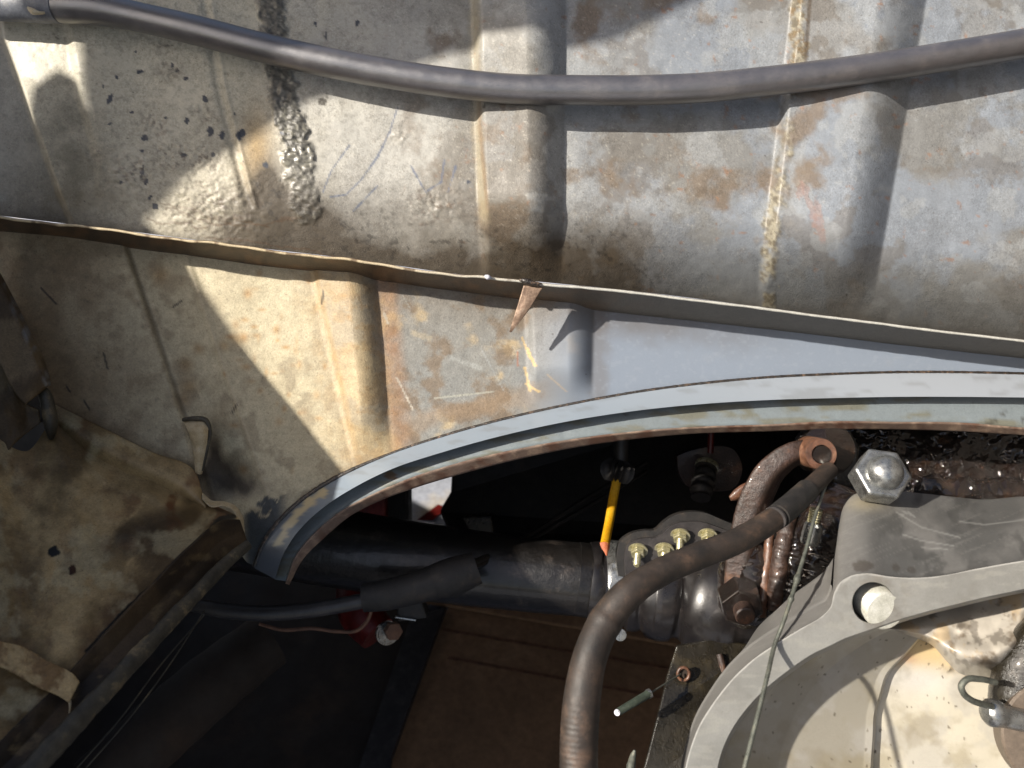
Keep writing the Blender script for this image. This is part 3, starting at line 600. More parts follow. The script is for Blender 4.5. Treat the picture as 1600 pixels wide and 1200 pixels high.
sheet('lower_flap', [[(-60, 470, .575), (0, 545, .575), (20, 585, .575), (40, 630, .578), (60, 640, .58)], [(-60, 640, .56), (-30, 690, .56), (0, 712, .562), (30, 686, .57), (64, 660, .582)]], m_tray, wing, nu=50, nv=20, paint=paint_w, disp=lambda x, y: (fbm(x, y, 50, 465) - .5) * .01, thick=.0015)
tube('rolled_edge', [(52, 606, .584, 9), (66, 612, .582, 13), (76, 640, .58, 15), (80, 668, .582, 13), (80, 684, .586, 6)], m_rim, wing, n=14, steps=30, flat=.7)
# ------------------------------------------------------------------ big rubber hose over the bulkhead
top = [(-60, 4), (0, 8), (60, 10), (95, 10), (150, 13), (200, 23), (300, 46), (400, 72), (500, 95), (600, 114), (700, 129), (800, 139), (900, 141), (1000, 141), (1100, 137), (1200, 127), (1300, 115), (1400, 101), (1500, 85), (1680, 54)]
hose = thing('heater_hose', 'long black rubber hose sagging across the top of the bulkhead', 'hose', V(800, 139, .55))
def topd(x): return .5775 - .001 * math.cos((x - 800) / 500) + (.004 if x < 60 else 0)
tube('sheath', [(x, y, topd(x), (25 if 80 < x < 185 else 21 if x <= 80 else 22.5)) for x, y in top], m_rubber, hose, n=28, steps=260, mod=lambda s, t: 1 + .012 * (fbm(s * 400, t * 3, 9, 3) - .5) + .015 * np.exp(-((s - .525) / .004) ** 2))
tube('grey_sleeve', [(-60, 2, .580, 25), (0, 6, .580, 25), (50, 9, .579, 25), (92, 10, .577, 25)], m_sleeve, hose, n=28, steps=40, mod=lambda s, t: 1 + .08 * (fbm(s * 100, t * 9, 12, 33) - .5))
tube('torn_tape', [(44, 12, .566, 2), (52, 18, .563, 5), (60, 20, .563, 3), (70, 20, .565, 2)], m_cream, hose, n=8, steps=16)
# ------------------------------------------------------------------ axle and boot
axle = thing('axle_tube', 'thick greasy black axle tube running in from the left behind the arch', 'axle', V(700, 890, .75))
tube('tube_body', [(330, 822, .76, 62), (450, 842, .755, 62), (600, 868, .75, 60), (760, 890, .74, 58), (930, 908, .73, 56)], m_axle, axle, n=48, steps=120, mod=lambda s, t: 1 + .02 * (fbm(s * 500, t * 30, 30, 3) - .5))
tube('rust_patch', [(900, 904, .73, 56.6), (930, 908, .73, 56.9)], m_axle, axle, n=48, steps=6)
boot = thing('axle_boot', 'black rubber axle boot with steel band clamp and bolted flange', 'rubber boot', V(1040, 930, .72))
tube('cuff', [(924, 908, .729, 60), (926, 908, .729, 62), (936, 910, .728, 63), (938, 910, .728, 59), (940, 910, .728, 59), (942, 910, .728, 63), (978, 913, .727, 63), (980, 913, .727, 60)], m_boot, boot, n=48, linear=True)
def clampmod(s, t):
    a = np.abs(((t * 22 / (2 * math.pi)) % 1) - .5) < .2; b = (s > .25) & (s < .75); return 1 + .012 * (1 - (a & b) * 1.0)
tube('clamp_band', [(943, 910, .7275, 64), (944, 910, .7275, 65.5), (949, 911, .7275, 65.5), (954, 911.3, .727, 65.5), (960, 911.6, .727, 65.5), (963, 912, .727, 65.5), (964, 912, .727, 64)], m_steel, boot, n=176, linear=True, mod=clampmod)
bel = [(978, 914, .726, 50), (984, 916, .725, 58), (992, 918, .724, 67), (1000, 920, .723, 66), (1007, 921, .722, 62), (1014, 922, .721, 69), (1026, 924, .72, 73), (1040, 926, .718, 74), (1054, 928, .716, 71), (1064, 930, .715, 66), (1072, 931, .714, 76), (1086, 934, .712, 90), (1104, 937, .71, 96), (1126, 940, .708, 97), (1150, 944, .705, 92), (1180, 950, .70, 76), (1210, 956, .695, 56)]
tube('bellows', bel, m_boot, boot, n=64, steps=130)
0 and tube('seam_ridge', [(1062, 975, .66, 2), (1070, 1000, .665, 3), (1080, 1014, .672, 3), (1084, 1020, .68, 2)], m_boot, boot, n=8, steps=20)
sc = V(968, 990, .68)
clamp = spin('clamp_screw', sc, -FW * 1 + UP * .1, [(-.008, .0035), (.003, .0035), (.003, .005), (.006, .005), (.0062, .0035)], m_steel, boot, n=20)
fl1 = [(978, 905), (977, 866), (981, 853), (994, 844), (1010, 841), (1026, 840), (1036, 834), (1046, 824), (1062, 817), (1082, 815), (1102, 817), (1120, 823), (1140, 830), (1165, 832), (1170, 900), (1130, 925), (1020, 925)]
fl2 = [(966, 900), (964, 862), (968, 848), (982, 836), (1006, 829), (1024, 828), (1036, 817), (1052, 806), (1076, 800), (1104, 802), (1126, 811), (1150, 820), (1170, 822), (1172, 900)]
def dense(p, d, n=90):
    q = crom([(*a, d) for a in p + [p[0]]], n)[:-1]; return [tuple(v) for v in q]
prism('flange_plate', dense(fl1, .684), .005, m_plate, boot, bevel=.0008)
prism('backing_plate', dense(fl2, .6895), .008, m_rubber_d, boot, bevel=.0008)
nax = (-FW * 1.0 - UP * .75 - RT * .25).normalized()
fast = None
for k, (nx, ny, L) in enumerate(((997, 861, .016), (1038, 860, .014), (1063, 838, .019), (1106, 838, .015))):
    c0 = V(nx, ny, .682)
    if fast is None:
        nut = spin('nut', c0, nax, [(0, .0052), (.0005, .0062), (.0042, .0062), (.0046, .0054)], m_zinc, boot, n=6, hexes=True, bevel=.0003)
        ws = spin('washer', c0 - nax * .0014, nax, [(0, .0082), (.0014, .0082)], m_zinc, nut, n=28)
        st = spin('stud', c0, nax, [(0, .0030)] + [(q * .0006, .0030 if q % 2 else .0026) for q in range(1, 27)] + [(.0164, .002)], m_zinc, nut, n=16)
        fast = (nut, c0.copy())
    else:
        cps = []
        n2 = fast[0].copy(); S.collection.objects.link(n2); n2.location = fast[0].location + (c0 - fast[1])
        n2.rotation_euler = (0, 0, 0)
        for ch in fast[0].children:
            c2 = ch.copy(); S.collection.objects.link(c2); c2.parent = n2
# ------------------------------------------------------------------ rusty lever with its boss and bolt
lev = thing('rusty_lever', 'rust brown curved iron lever with round boss and oily hex bolt', 'lever', V(1180, 850, .62))
tube('arm', [(1282, 707, .612, 18), (1258, 706, .612, 21), (1232, 714, .612, 25), (1208, 733, .614, 28), (1189, 762, .617, 30), (1176, 796, .62, 31), (1168, 836, .622, 32), (1163, 876, .624, 33), (1160, 915, .625, 32), (1158, 950, .627, 27)], m_rust, lev, n=48, steps=200, flat=.62,
     mod=lambda s, t: (np.abs(np.cos(t + .3)) ** 5 + np.abs(np.sin(t + .3)) ** 5) ** -.2 * .93 + .10 * (fbm(s * 220, t * 14, 16, 5) - .5) + .03 * (fbm(s * 220, t * 14, 3, 6, 3) - .5) + .05 * (np.abs(np.sin(t)) ** 8))
b0 = V(1280, 709, .594)
spin('boss_recess', b0 - FW * .0052, -FW, [(-.003, .0064), (.0004, .0064)], m_oil, lev, n=32)
spin('boss', b0 + FW * .001, -FW, [(-.02, .0118), (.004, .0118), (.005, .0112), (.005, .0070), (.001, .0066), (.001, .004), (.0022, .001)], m_rustbright, lev, n=40)
spin('boss_washer', V(1294, 702, .618), -FW + UP * .1, [(-.02, .020), (.002, .020), (.003, .018)], m_oil, lev, n=36)
tube('nub', [(1176, 757, .62, 8), (1160, 766, .62, 10), (1148, 775, .62, 9), (1141, 779, .62, 5)], m_rustbright, lev, n=12, steps=16, flat=.7)
tube('lever_foot', [(1164, 848, .628, 24), (1163, 862, .624, 34), (1162, 890, .622, 40), (1161, 930, .624, 40), (1160, 960, .628, 34), (1160, 974, .632, 18)], m_oil, lev, n=48, steps=90, flat=.6, mod=lambda s, t: .93 + .14 * fbm(s * 200, t * 22, 9, 55, 4))
tube('rib_rod', [(1210, 795, .618, 6), (1203, 840, .613, 7), (1197, 890, .610, 8), (1192, 930, .609, 9), (1188, 962, .610, 8)], m_rustbright, lev, n=14, steps=50, mod=lambda s, t: .8 + .5 * fbm(s * 160, t * 8, 9, 8))
bx_ = (-FW - UP * .35 - RT * .08).normalized(); hb = V(1156, 938, .604)
hx = spin('hex_head', hb, bx_, [(-.008, .0165), (0, .0165), (.010, .0160), (.0112, .014)], m_oil, lev, n=6, hexes=True, bevel=.0008)
spin('bolt_end', hb + bx_ * .010, bx_, [(0, .0072), (.010, .0072), (.0112, .0062)], m_rust, hx, n=24)
# ------------------------------------------------------------------ oily fork pieces
fork = thing('selector_housing', 'oil soaked dark brown ribbed housing between lever and silver casting', 'gearbox part', V(1250, 900, .62))
def oilm(s, t): return .82 + .42 * fbm(s * 260, t * 16, 9, 15, 4)
tube('gaiter_rib', [(1238, 800, .612, 9), (1228, 830, .606, 12), (1220, 870, .602, 13), (1214, 910, .602, 13), (1208, 950, .606, 11)], m_rust, fork, n=16, steps=90, mod=oilm)
tube('gaiter_rib', [(1256, 806, .616, 10), (1248, 840, .606, 15), (1240, 880, .603, 17), (1230, 925, .606, 15), (1218, 962, .612, 10)], m_oil, fork, n=18, steps=110, mod=oilm)
tube('gaiter_rib', [(1286, 815, .63, 22), (1276, 850, .615, 30), (1264, 890, .61, 34), (1248, 935, .62, 30), (1232, 970, .63, 18)], m_oil, fork, n=30, steps=140, mod=oilm)
tube('housing_core', [(1320, 790, .67, 60), (1290, 850, .655, 75), (1250, 920, .65, 72), (1215, 985, .66, 44)], m_oil, fork, n=40, steps=90, mod=lambda s, t: .9 + .2 * fbm(s * 200, t * 20, 12, 18, 4))
fit = thing('plated_fitting', 'small shiny threaded steel fitting behind the thin wire', 'pipe fitting', V(1270, 825, .59))
spin('fitting_barrel', V(1264, 850, .588), (UP * 1 + RT * .22 - FW * .1), [(0, .006), (.002, .0068), (.014, .0068), (.016, .0052)], m_steel, fit, n=24)
spin('fitting_thread', V(1270, 819, .588), (UP * 1 + RT * .22 - FW * .1), [(q * .0009, .0048 if q % 2 else .0042) for q in range(14)], m_zinc, fit, n=24)
def add_glints(name, pts, n, parent, mat, seed, size=(.00025, .0008), flat=1.0):
    rnd = np.random.RandomState(seed); p = crom(pts, 60); c = W(p[:, :3]); r = p[:, 3] * p[:, 2] / F; N, B = frames(c)
    V_ = []; F_ = []; base = np.array([(1, 0, 0), (-1, 0, 0), (0, 1, 0), (0, -1, 0), (0, 0, 1), (0, 0, -1)], float)
    fo = [(0, 2, 4), (2, 1, 4), (1, 3, 4), (3, 0, 4), (2, 0, 5), (1, 2, 5), (3, 1, 5), (0, 3, 5)]
    for q in range(n):
        i = rnd.randint(60); t = rnd.uniform(0, 6.283); d = np.cos(t) * N[i] + flat * np.sin(t) * B[i]
        if np.dot(d, [*FW]) > .1: continue
        cen = c[i] + d * r[i] * rnd.uniform(.93, 1.04); a = rnd.normal(size=(3, 3)); qm, _ = np.linalg.qr(a)
        k = len(V_) * 1; sz = rnd.uniform(*size) * np.array([1, rnd.uniform(.6, 1), rnd.uniform(.5, 1)])
        V_.extend((base * sz) @ qm + cen); F_.extend([tuple(k + v for v in f) for f in fo])
    o = link(name, np.array(V_), F_, mat, parent, smooth=False); o['kind'] = 'stuff'; return o
m_wet = grimy('wet glint crumbs', alb(60, 46, 36), alb(120, 96, 78), alb(180, 160, 140), 300, (.08, .2), bstr=.1, coat=1)  # small wet facets added to make glints on the oily parts
add_glints('glint_crumbs', [(1286, 815, .63, 22), (1276, 850, .615, 30), (1264, 890, .61, 34), (1248, 935, .62, 30), (1232, 970, .63, 18)], 1000, fork, m_wet, 1, (.0002, .0006))
add_glints('glint_crumbs', [(1256, 806, .616, 10), (1248, 840, .606, 15), (1240, 880, .603, 17), (1230, 925, .606, 15), (1218, 962, .612, 10)], 260, fork, m_wet, 2, (.0002, .0005))
add_glints('glint_crumbs', [(1164, 848, .628, 24), (1162, 890, .622, 41), (1161, 930, .624, 41), (1160, 970, .632, 22)], 650, lev, m_wet, 3, (.0002, .0005), .6)
0 and add_glints('glint_crumbs', [(1208, 733, .614, 28), (1189, 762, .617, 30), (1176, 796, .62, 31), (1168, 836, .622, 32)], 260, lev, m_wet, 4, (.0002, .0006), .62)
# ------------------------------------------------------------------ dark gearbox behind
gb = thing('gearbox_casing', 'oil blackened gearbox casing under the right side of the arch', 'gearbox', V(1480, 740, .68))
def h_oilc(x, y): return (fbm(x, y, 60, 501) - .5) * .02 + (fbm(x, y, 9, 503, 3) - .5) * .004
sheet('casing_wall', [[(1300, 640, .70), (1480, 640, .70), (1680, 640, .70)], [(1310, 740, .68), (1480, 735, .68), (1680, 735, .68)], [(1320, 850, .66), (1480, 850, .66), (1680, 850, .66)]], m_oil, gb, nu=160, nv=60, disp=h_oilc)
tube('greasy_ledge', [(1432, 778, .60, 6), (1445, 764, .60, 16), (1490, 768, .60, 20), (1540, 766, .60, 20), (1600, 770, .60, 20), (1680, 772, .60, 20)], m_oil, gb, n=22, steps=120, mod=lambda s, t: .55 + .9 * fbm(s * 260, t * 10, 16, 25, 5))
prism('mount_lug', [(1290, 690, .66), (1330, 672, .66), (1345, 700, .66), (1340, 760, .66), (1305, 770, .66), (1300, 730, .66)], .03, m_oilflat, gb, bevel=.003)
bn = thing('large_nut', 'bright zinc hex nut with domed stud end standing above the silver casting', 'nut', V(1372, 745, .56))
na = (-FW + UP * .45 - RT * .05).normalized(); c0 = V(1370, 748, .566)
spin('hex_body', c0, na, [(-.004, .0192), (.012, .0192), (.0135, .0180)], m_steel, bn, n=6, hexes=True, bevel=.001)
spin('stud_end', c0 + na * .013, na, [(0, .0125), (.004, .0122), (.008, .0105), (.011, .0068), (.0122, .002)], m_steel, bn, n=32)
add_glints('glint_crumbs', [(1432, 778, .60, 6), (1445, 764, .60, 16), (1490, 768, .60, 20), (1540, 766, .60, 20), (1600, 770, .60, 20), (1680, 772, .60, 20)], 400, gb, m_wet, 5, (.0002, .0006))
# ------------------------------------------------------------------ silver bell housing
bell = thing('bell_housing', 'silver cast aluminium bell housing rim with pale inner bowl at lower right', 'gearbox housing', V(1400, 1000, .53))
FD = .500
out_e = [(1680, 868), (1600, 876), (1530, 888), (1460, 901), (1425, 903), (1390, 901), (1355, 896), (1332, 899), (1312, 911), (1303, 928), (1298, 948), (1284, 963), (1250, 983), (1211, 1007), (1180, 1028), (1145, 1060), (1117, 1095), (1092, 1135), (1078, 1172), (1068, 1215), (1062, 1260)]
in_e = [(1680, 902), (1600, 920), (1530, 935), (1485, 946), (1460, 952), (1435, 959), (1407, 967), (1390, 973), (1372, 979), (1355, 985), (1337, 991), (1318, 998), (1302, 1006), (1267, 1023), (1232, 1047), (1197, 1075), (1169, 1104), (1145, 1137), (1127, 1176), (1118, 1215), (1112, 1260)]
HC = (1364, 942); HR = 33.0
def paint_al(x, y):
    c = np.broadcast_to(alb(180, 179, 173), (len(x), 3)); c = mix(c, alb(162, 161, 155), ss(.45, .65, fbm(x, y, 70, 511, 4)) * .6)
    c = mix(c, alb(196, 194, 184), ss(.55, .7, fbm(x, y, 30, 513, 4, 8)) * .4); c = mix(c, alb(130, 112, 96), blob(x, y, 1540, 875, 14, 5) * .5)
    c = mix(c, alb(120, 112, 100), ss(.5, .75, fbm(x, y, 60, 517, 6)) * .25); c = mix(c, alb(238, 236, 228), ss(2.2, .6, dpoly(x, y, out_e)) * .9)  # bright outer line paints in the catch light of the bevel
    c = mix(c, alb(120, 104, 84), soft(x, y, 1364, 942, 46, 42) * ss(.4, .7, fbm(x, y, 14, 519)) * .6)
    return np.c_[c, .42 + .1 * fbm(x, y, 40, 515)]
g = loftpx([[(*p, FD) for p in out_e], [(*p, FD) for p in in_e]], 420, 34); sh = g.shape; p = g.reshape(-1, 3).copy()
rr = np.hypot(p[:, 0] - HC[0], p[:, 1] - HC[1]); k = (rr > HR - 1.9) & (rr < HR + 1.9)
p[k, 0] = HC[0] + (p[k, 0] - HC[0]) * HR / rr[k]; p[k, 1] = HC[1] + (p[k, 1] - HC[1]) * HR / rr[k]
rr = np.hypot(p[:, 0] - HC[0], p[:, 1] - HC[1]); f = gridfaces(sh[0], sh[1]); f = f[~(rr[f] <= HR + .01).all(1)]
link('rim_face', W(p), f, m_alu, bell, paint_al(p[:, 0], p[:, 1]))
cc = [(HC[0] + HR * math.cos(t), HC[1] + HR * math.sin(t)) for t in np.linspace(0, 2 * math.pi, 65)]
sheet('bolt_hole', [[(*q, FD) for q in cc], [(HC[0] + (a - HC[0]) * .97, HC[1] + (b - HC[1]) * .97, FD + .002) for a, b in cc], [(HC[0] + (a - HC[0]) * .93 + 1, HC[1] + (b - HC[1]) * .93 - 2, FD + .03) for a, b in cc]], m_oilflat, bell, nu=65, nv=3)
ba = (-FW - UP * .12 + RT * .02).normalized(); bc = V(1361, 937, FD + .02)
spin('bolt', bc, ba, [(q * .00085, .0122 if q % 2 else .0115) for q in range(22)] + [(.0192, .0110), (.0196, .006), (.0197, .001)], m_zincw, bell, n=40)
# edges and flank of the casting
def paint_flank(x, y):
    c = np.broadcast_to(alb(150, 148, 144), (len(x), 3)); c = mix(c, alb(104, 104, 102), ss(.36, .62, fbm(x, y, 90, 521, 6)) * .8 * ss(1330, 1400, x + (900 - y) * .2)); c = mix(c, alb(80, 80, 78), ss(.52, .66, fbm(x, y, 34, 529, 6)) * .5 * ss(1340, 1420, x))
    c = mix(c, alb(176, 174, 168), ss(.62, .7, fbm(x * .9 - y * .4, y + x * .4, 60, 523, 5, 3)) * .22)
    for q, ln in enumerate(([(1400, 800), (1440, 824), (1500, 840)], [(1410, 835), (1440, 845), (1490, 853)], [(1500, 815), (1540, 820), (1600, 812)], [(1408, 805), (1420, 800), (1430, 808), (1410, 798)], [(1440, 856), (1480, 858)])):
        c = mix(c, alb(232, 232, 226), ss(1.8, .4, dpoly(x, y, ln)) * .3)
    c = mix(c, alb(84, 72, 62), blob(x, y, 1348, 884, 15, 9) * .6); c = mix(c, alb(84, 76, 68), blob(x, y, 1400, 887, 6, 6) * .5 + blob(x, y, 1424, 890, 9, 5, .4) * .5)
    c = mix(c, alb(200, 186, 150), soft(x, y, 1352, 786, 30, 12) * .5)
    return np.c_[c, .4 + .12 * fbm(x, y, 40, 525)]
bk = [(1680, 780, .585), (1600, 776, .585), (1525, 780, .585), (1497, 777, .585), (1442, 771, .585), (1405, 767, .583), (1375, 765, .58), (1349, 767, .578), (1330, 776, .576), (1318, 792, .573), (1311, 820, .57)]
fr = [(1680, 868), (1600, 876), (1530, 888), (1497, 894), (1460, 901), (1425, 903), (1390, 901), (1355, 896), (1332, 899), (1312, 911), (1303, 928)]
mid = [((a[0] + b[0]) / 2 + 0, (a[1] + b[1]) / 2 - 4, .542) for a, b in zip(bk, fr)]
mid[-2] = (1309, 850, .54); mid[-1] = (1304, 872, .54)
fro = [(a, b, FD + .0002) for a, b in fr]; fro2 = [(a + (0 if a > 1330 else -2), b - 3, FD + .003) for a, b in fr]
sheet('top_flank', [fro, fro2, mid, bk, [(a + 4, b + 10, d + .03) for a, b, d in bk]], m_alu, bell, nu=220, nv=26, paint=paint_flank, disp=lambda x, y: (fbm(x, y, 70, 527) - .5) * .003 * ss(905, 880, y))
e2 = [(1303, 928), (1298, 948), (1284, 963), (1250, 983), (1211, 1007), (1180, 1028), (1145, 1060), (1117, 1095), (1092, 1135), (1078, 1172), (1068, 1215), (1062, 1260)]
s1 = [(1300, 916), (1291, 938), (1274, 948), (1243, 966), (1206, 988), (1174, 1010), (1140, 1042), (1112, 1080), (1088, 1122), (1074, 1164), (1064, 1212), (1058, 1260)]
s2 = [(1302, 872), (1288, 892), (1268, 908), (1238, 930), (1214, 952), (1186, 978), (1160, 1018), (1133, 1056), (1104, 1104), (1084, 1150), (1066, 1205), (1056, 1260)]
sheet('side_flank', [[(*q, FD + .0002) for q in e2], [(a - 1.5, b - 2, FD + .003) for a, b in e2], [(*q, FD + .016) for q in s1], [(a, b, FD + .018) for a, b in [(x - 2, y - 3) for x, y in s1]], [(*q, FD + .05) for q in s2], [(a + 12, b + 12, FD + .09) for a, b in s2]],
      m_alu, bell, nu=180, nv=12, paint=paint_flank)
# thickness of the rim towards the bowl
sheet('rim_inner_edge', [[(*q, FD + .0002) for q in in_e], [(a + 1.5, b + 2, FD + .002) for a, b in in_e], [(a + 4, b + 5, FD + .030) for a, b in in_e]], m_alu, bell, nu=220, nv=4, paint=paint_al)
# bowl
def paint_bw(x, y):
    c = np.broadcast_to(alb(230, 222, 202), (len(x), 3))
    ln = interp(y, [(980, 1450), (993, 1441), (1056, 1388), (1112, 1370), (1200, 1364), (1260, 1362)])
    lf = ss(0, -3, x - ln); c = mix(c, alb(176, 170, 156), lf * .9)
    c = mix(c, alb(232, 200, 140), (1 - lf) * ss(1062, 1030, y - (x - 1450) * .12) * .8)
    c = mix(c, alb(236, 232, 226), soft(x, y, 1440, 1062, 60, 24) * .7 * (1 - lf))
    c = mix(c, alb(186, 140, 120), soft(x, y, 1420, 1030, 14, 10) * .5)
    c = mix(c, alb(200, 196, 188), ss(.5, .65, fbm(x, y, 50, 541)) * .5)
    c = mix(c, alb(160, 146, 112), ss(.50, .7, fbm(x, y, 60, 547, 6)) * .45); c = mix(c, alb(140, 126, 100), ss(.58, .72, fbm(x, y, 50, 549, 6)) * .25)
    rnd = random.Random(7)
    for q in range(150):
        cx, cy = rnd.uniform(1130, 1600), rnd.uniform(995, 1210); r1 = rnd.uniform(.8, 2.6)
        c = mix(c, alb(92, 80, 62), blob(x, y, cx, cy, r1, r1 * rnd.uniform(.3, .9), rnd.uniform(0, 3), .6, q) * rnd.uniform(.5, 1))
    c = mix(c, alb(70, 60, 44), ss(.6, .66, fbm(x, y, 12, 543)) * soft(x, y, 1478, 1046, 14, 5))
    return np.c_[c, .42 - .12 * ss(.5, .6, fbm(x, y, 30, 545))]
def lnx(y): return float(interp(y, [(940, 1480), (980, 1452), (993, 1441), (1056, 1386), (1112, 1369), (1200, 1363), (1300, 1360)]))
def inx(y): return min(float(np.interp(y, [p[1] for p in in_e], [p[0] for p in in_e])) - 3, lnx(y) - 40)
ys2 = [945, 975, 993, 1020, 1056, 1085, 1112, 1150, 1200, 1290]
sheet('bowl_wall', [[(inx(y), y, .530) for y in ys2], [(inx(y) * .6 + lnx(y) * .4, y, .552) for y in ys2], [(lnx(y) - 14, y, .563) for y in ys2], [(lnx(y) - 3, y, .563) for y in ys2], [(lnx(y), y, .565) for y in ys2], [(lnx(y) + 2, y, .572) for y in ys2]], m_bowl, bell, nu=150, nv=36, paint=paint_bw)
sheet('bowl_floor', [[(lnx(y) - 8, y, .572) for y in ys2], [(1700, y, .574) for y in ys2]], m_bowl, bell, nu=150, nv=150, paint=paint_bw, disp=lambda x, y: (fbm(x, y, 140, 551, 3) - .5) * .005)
def paint_cs(x, y):
    c = np.broadcast_to(alb(206, 198, 184), (len(x), 3)); c = mix(c, alb(120, 104, 84), ss(.46, .6, fbm(x, y, 36, 561, 6)) * .85 * ss(955, 990, y + (x - 1500) * .1))
    c = mix(c, alb(214, 178, 120), ss(.5, .62, fbm(x, y, 40, 563)) * .5); c = mix(c, alb(60, 48, 38), ss(.60, .68, fbm(x, y, 20, 565)) * .5)
    c = mix(c, alb(92, 80, 66), ss(12, 2, dpoly(x, y, [(1560, 1060), (1590, 1010), (1602, 960)])) * .8)
    return np.c_[c, .28 + .2 * fbm(x, y, 30, 567)]
cs_t = [(1370, 968), (1410, 958), (1470, 940), (1540, 922), (1610, 910), (1690, 900)]
cs_m = [(1385, 982), (1420, 985), (1470, 985), (1530, 985), (1590, 975), (1690, 965)]
cs_b = [(1402, 988), (1430, 996), (1456, 1008), (1478, 1032), (1495, 1049), (1530, 1058), (1562, 1052), (1590, 1030), (1690, 1010)]
sheet('inner_casting', [[(*q, .556) for q in cs_t], [(*q, .535) for q in cs_m], [(a, b - 4, .548) for a, b in cs_b], [(*q, .558) for q in cs_b], [(a + 3, b + 2, .576) for a, b in cs_b]], m_bowl, bell, nu=150, nv=18, paint=paint_cs, curve=True,
      disp=lambda x, y: (fbm(x, y, 60, 571, 3) - .5) * .009 + (fbm(x, y, 10, 573, 3) - .5) * .0006)
# release arm, clip and bearing
rel = thing('release_arm', 'dark greasy release arm with round bearing at the right edge', 'clutch part', V(1580, 1080, .53))
tube('arm', [(1680, 940, .535, 34), (1625, 1000, .53, 36), (1592, 1050, .53, 36), (1580, 1100, .53, 32), (1600, 1150, .535, 26)], m_oilflat, rel, n=28, steps=70, mod=lambda s, t: .9 + .2 * fbm(s * 140, t * 12, 14, 35, 4))
tube('collar', [(1538, 1112, .508, 15), (1540, 1112, .508, 17), (1572, 1120, .508, 17), (1600, 1126, .508, 17)], m_steel, rel, n=28, steps=12)
spin('bearing_disc', V(1664, 1156, .505), (-FW + UP * .15 - RT * .25), [(-.015, .036), (0, .036), (.0012, .0345), (.0012, .012), (0, .0115)], m_disc, rel, n=64)
tube('wire_clip', [(1556, 1066, .498, 4.5), (1530, 1061, .494, 4.8), (1510, 1062, .492, 5), (1502, 1072, .491, 5), (1506, 1084, .492, 5), (1518, 1094, .494, 5), (1534, 1100, .497, 5), (1550, 1104, .502, 4.6)], m_cable, rel, n=14, steps=60)
tag_clip = None
# ------------------------------------------------------------------ foreground control cable and thin wire
hosef = thing('control_cable', 'thick brown-dusted cable sheath curving up from the bottom edge in front', 'cable', V(960, 960, .42))
hp = [(903, 1290, .455, 31), (904, 1215, .46, 30), (905, 1150, .465, 30), (911, 1080, .47, 29), (924, 1020, .477, 27), (948, 968, .485, 26), (986, 924, .49, 24), (1030, 895, .50, 22), (1090, 869, .513, 21), (1150, 846, .525, 20), (1200, 817, .54, 19), (1238, 788, .555, 17), (1272, 757, .575, 15), (1296, 734, .59, 14)]
tube('sheath', hp, m_cabhose, hosef, n=26, steps=320, mod=lambda s, t: 1 + .010 * np.sin(s * 520) * ss(.4, .1, s) + .05 * np.exp(-((s - .43) / .012) ** 2))
tube('white_ring', [(1210, 810, .5412, 19.25), (1212, 808.6, .5423, 19.25)], m_plate, hosef, n=24, steps=4)
tube('sleeve_end', [(1216, 806, .543, 19.5), (1238, 788, .555, 19), (1262, 766, .569, 18)], m_rubber_d, hosef, n=24, steps=20)
tag(tube('steel_wire', [(1296, 742, .585, 2.6), (1284, 775, .57, 2.6), (1272, 812, .553, 2.8), (1262, 850, .54, 3.0), (1248, 896, .525, 3.2), (1236, 936, .512, 3.4), (1224, 972, .503, 3.2), (1211, 1006, .4965, 3.4), (1200, 1052, .478, 3.5), (1186, 1110, .463, 3.7), (1172, 1165, .452, 3.9), (1156, 1230, .44, 4)],
    m_cable, n=10, steps=240, mod=lambda s, t: 1 + .10 * np.sin(s * 900 + t * 1.0) + .7 * np.exp(-((s - .335) / .012) ** 2) + .5 * np.exp(-((s - .40) / .006) ** 2)), 'thin grey steel wire hanging down across the silver rim', 'wire')
# ------------------------------------------------------------------ small items under the arch
yr = thing('yellow_rod', 'yellow plastic rod with torn orange lower end hanging beside the axle tube', 'rod', V(955, 800, .73))
tube('shaft', [(966, 738, .735, 7.6), (958, 780, .722, 7.6), (952, 815, .708, 7.6), (945, 851, .688, 7.8)], m_yellow, yr, n=8, steps=14)
tube('torn_end', [(945, 849, .688, 7.4), (946, 856, .686, 6), (947, 862, .684, 3), (948, 868, .683, 1.2)], m_orange, yr, n=8, steps=8, mod=lambda s, t: .8 + .5 * np.sin(t * 3) ** 2)
tube('brush_collar', [(968, 718, .74, 14), (966, 726, .74, 22), (964, 742, .738, 24), (962, 752, .738, 17)], m_rubber_d, yr, n=40, steps=12, mod=lambda s, t: 1 + .18 * np.sin(t * 17))
tube('upper_tube', [(972, 660, .74, 13), (970, 725, .74, 12)], m_black, yr, n=14, steps=6)
bs = thing('bump_stop', 'black ribbed rubber stop on a rusty bracket under the arch', 'bump stop', V(1098, 740, .78))
prism('rusty_bracket', dense([(1058, 712), (1080, 704), (1150, 706), (1160, 730), (1150, 760), (1100, 766), (1072, 758), (1060, 735)], .80, 40), .012, m_rust, bs, bevel=.002)
tube('rubber_rings', [(1104, 728, .79, 16), (1100, 748, .775, 16), (1096, 766, .765, 17), (1095, 778, .76, 14)], m_rubber_d, bs, n=28, steps=60, mod=lambda s, t: 1 + .1 * np.sin(s * 26))
tube('brass_ring', [(1105, 726, .788, 18), (1104, 730, .786, 18.3)], m_zinc, bs, n=28, steps=3)
tube('hanger', [(1112, 650, .80, 5), (1110, 708, .80, 5)], m_red, bs, n=10, steps=6)
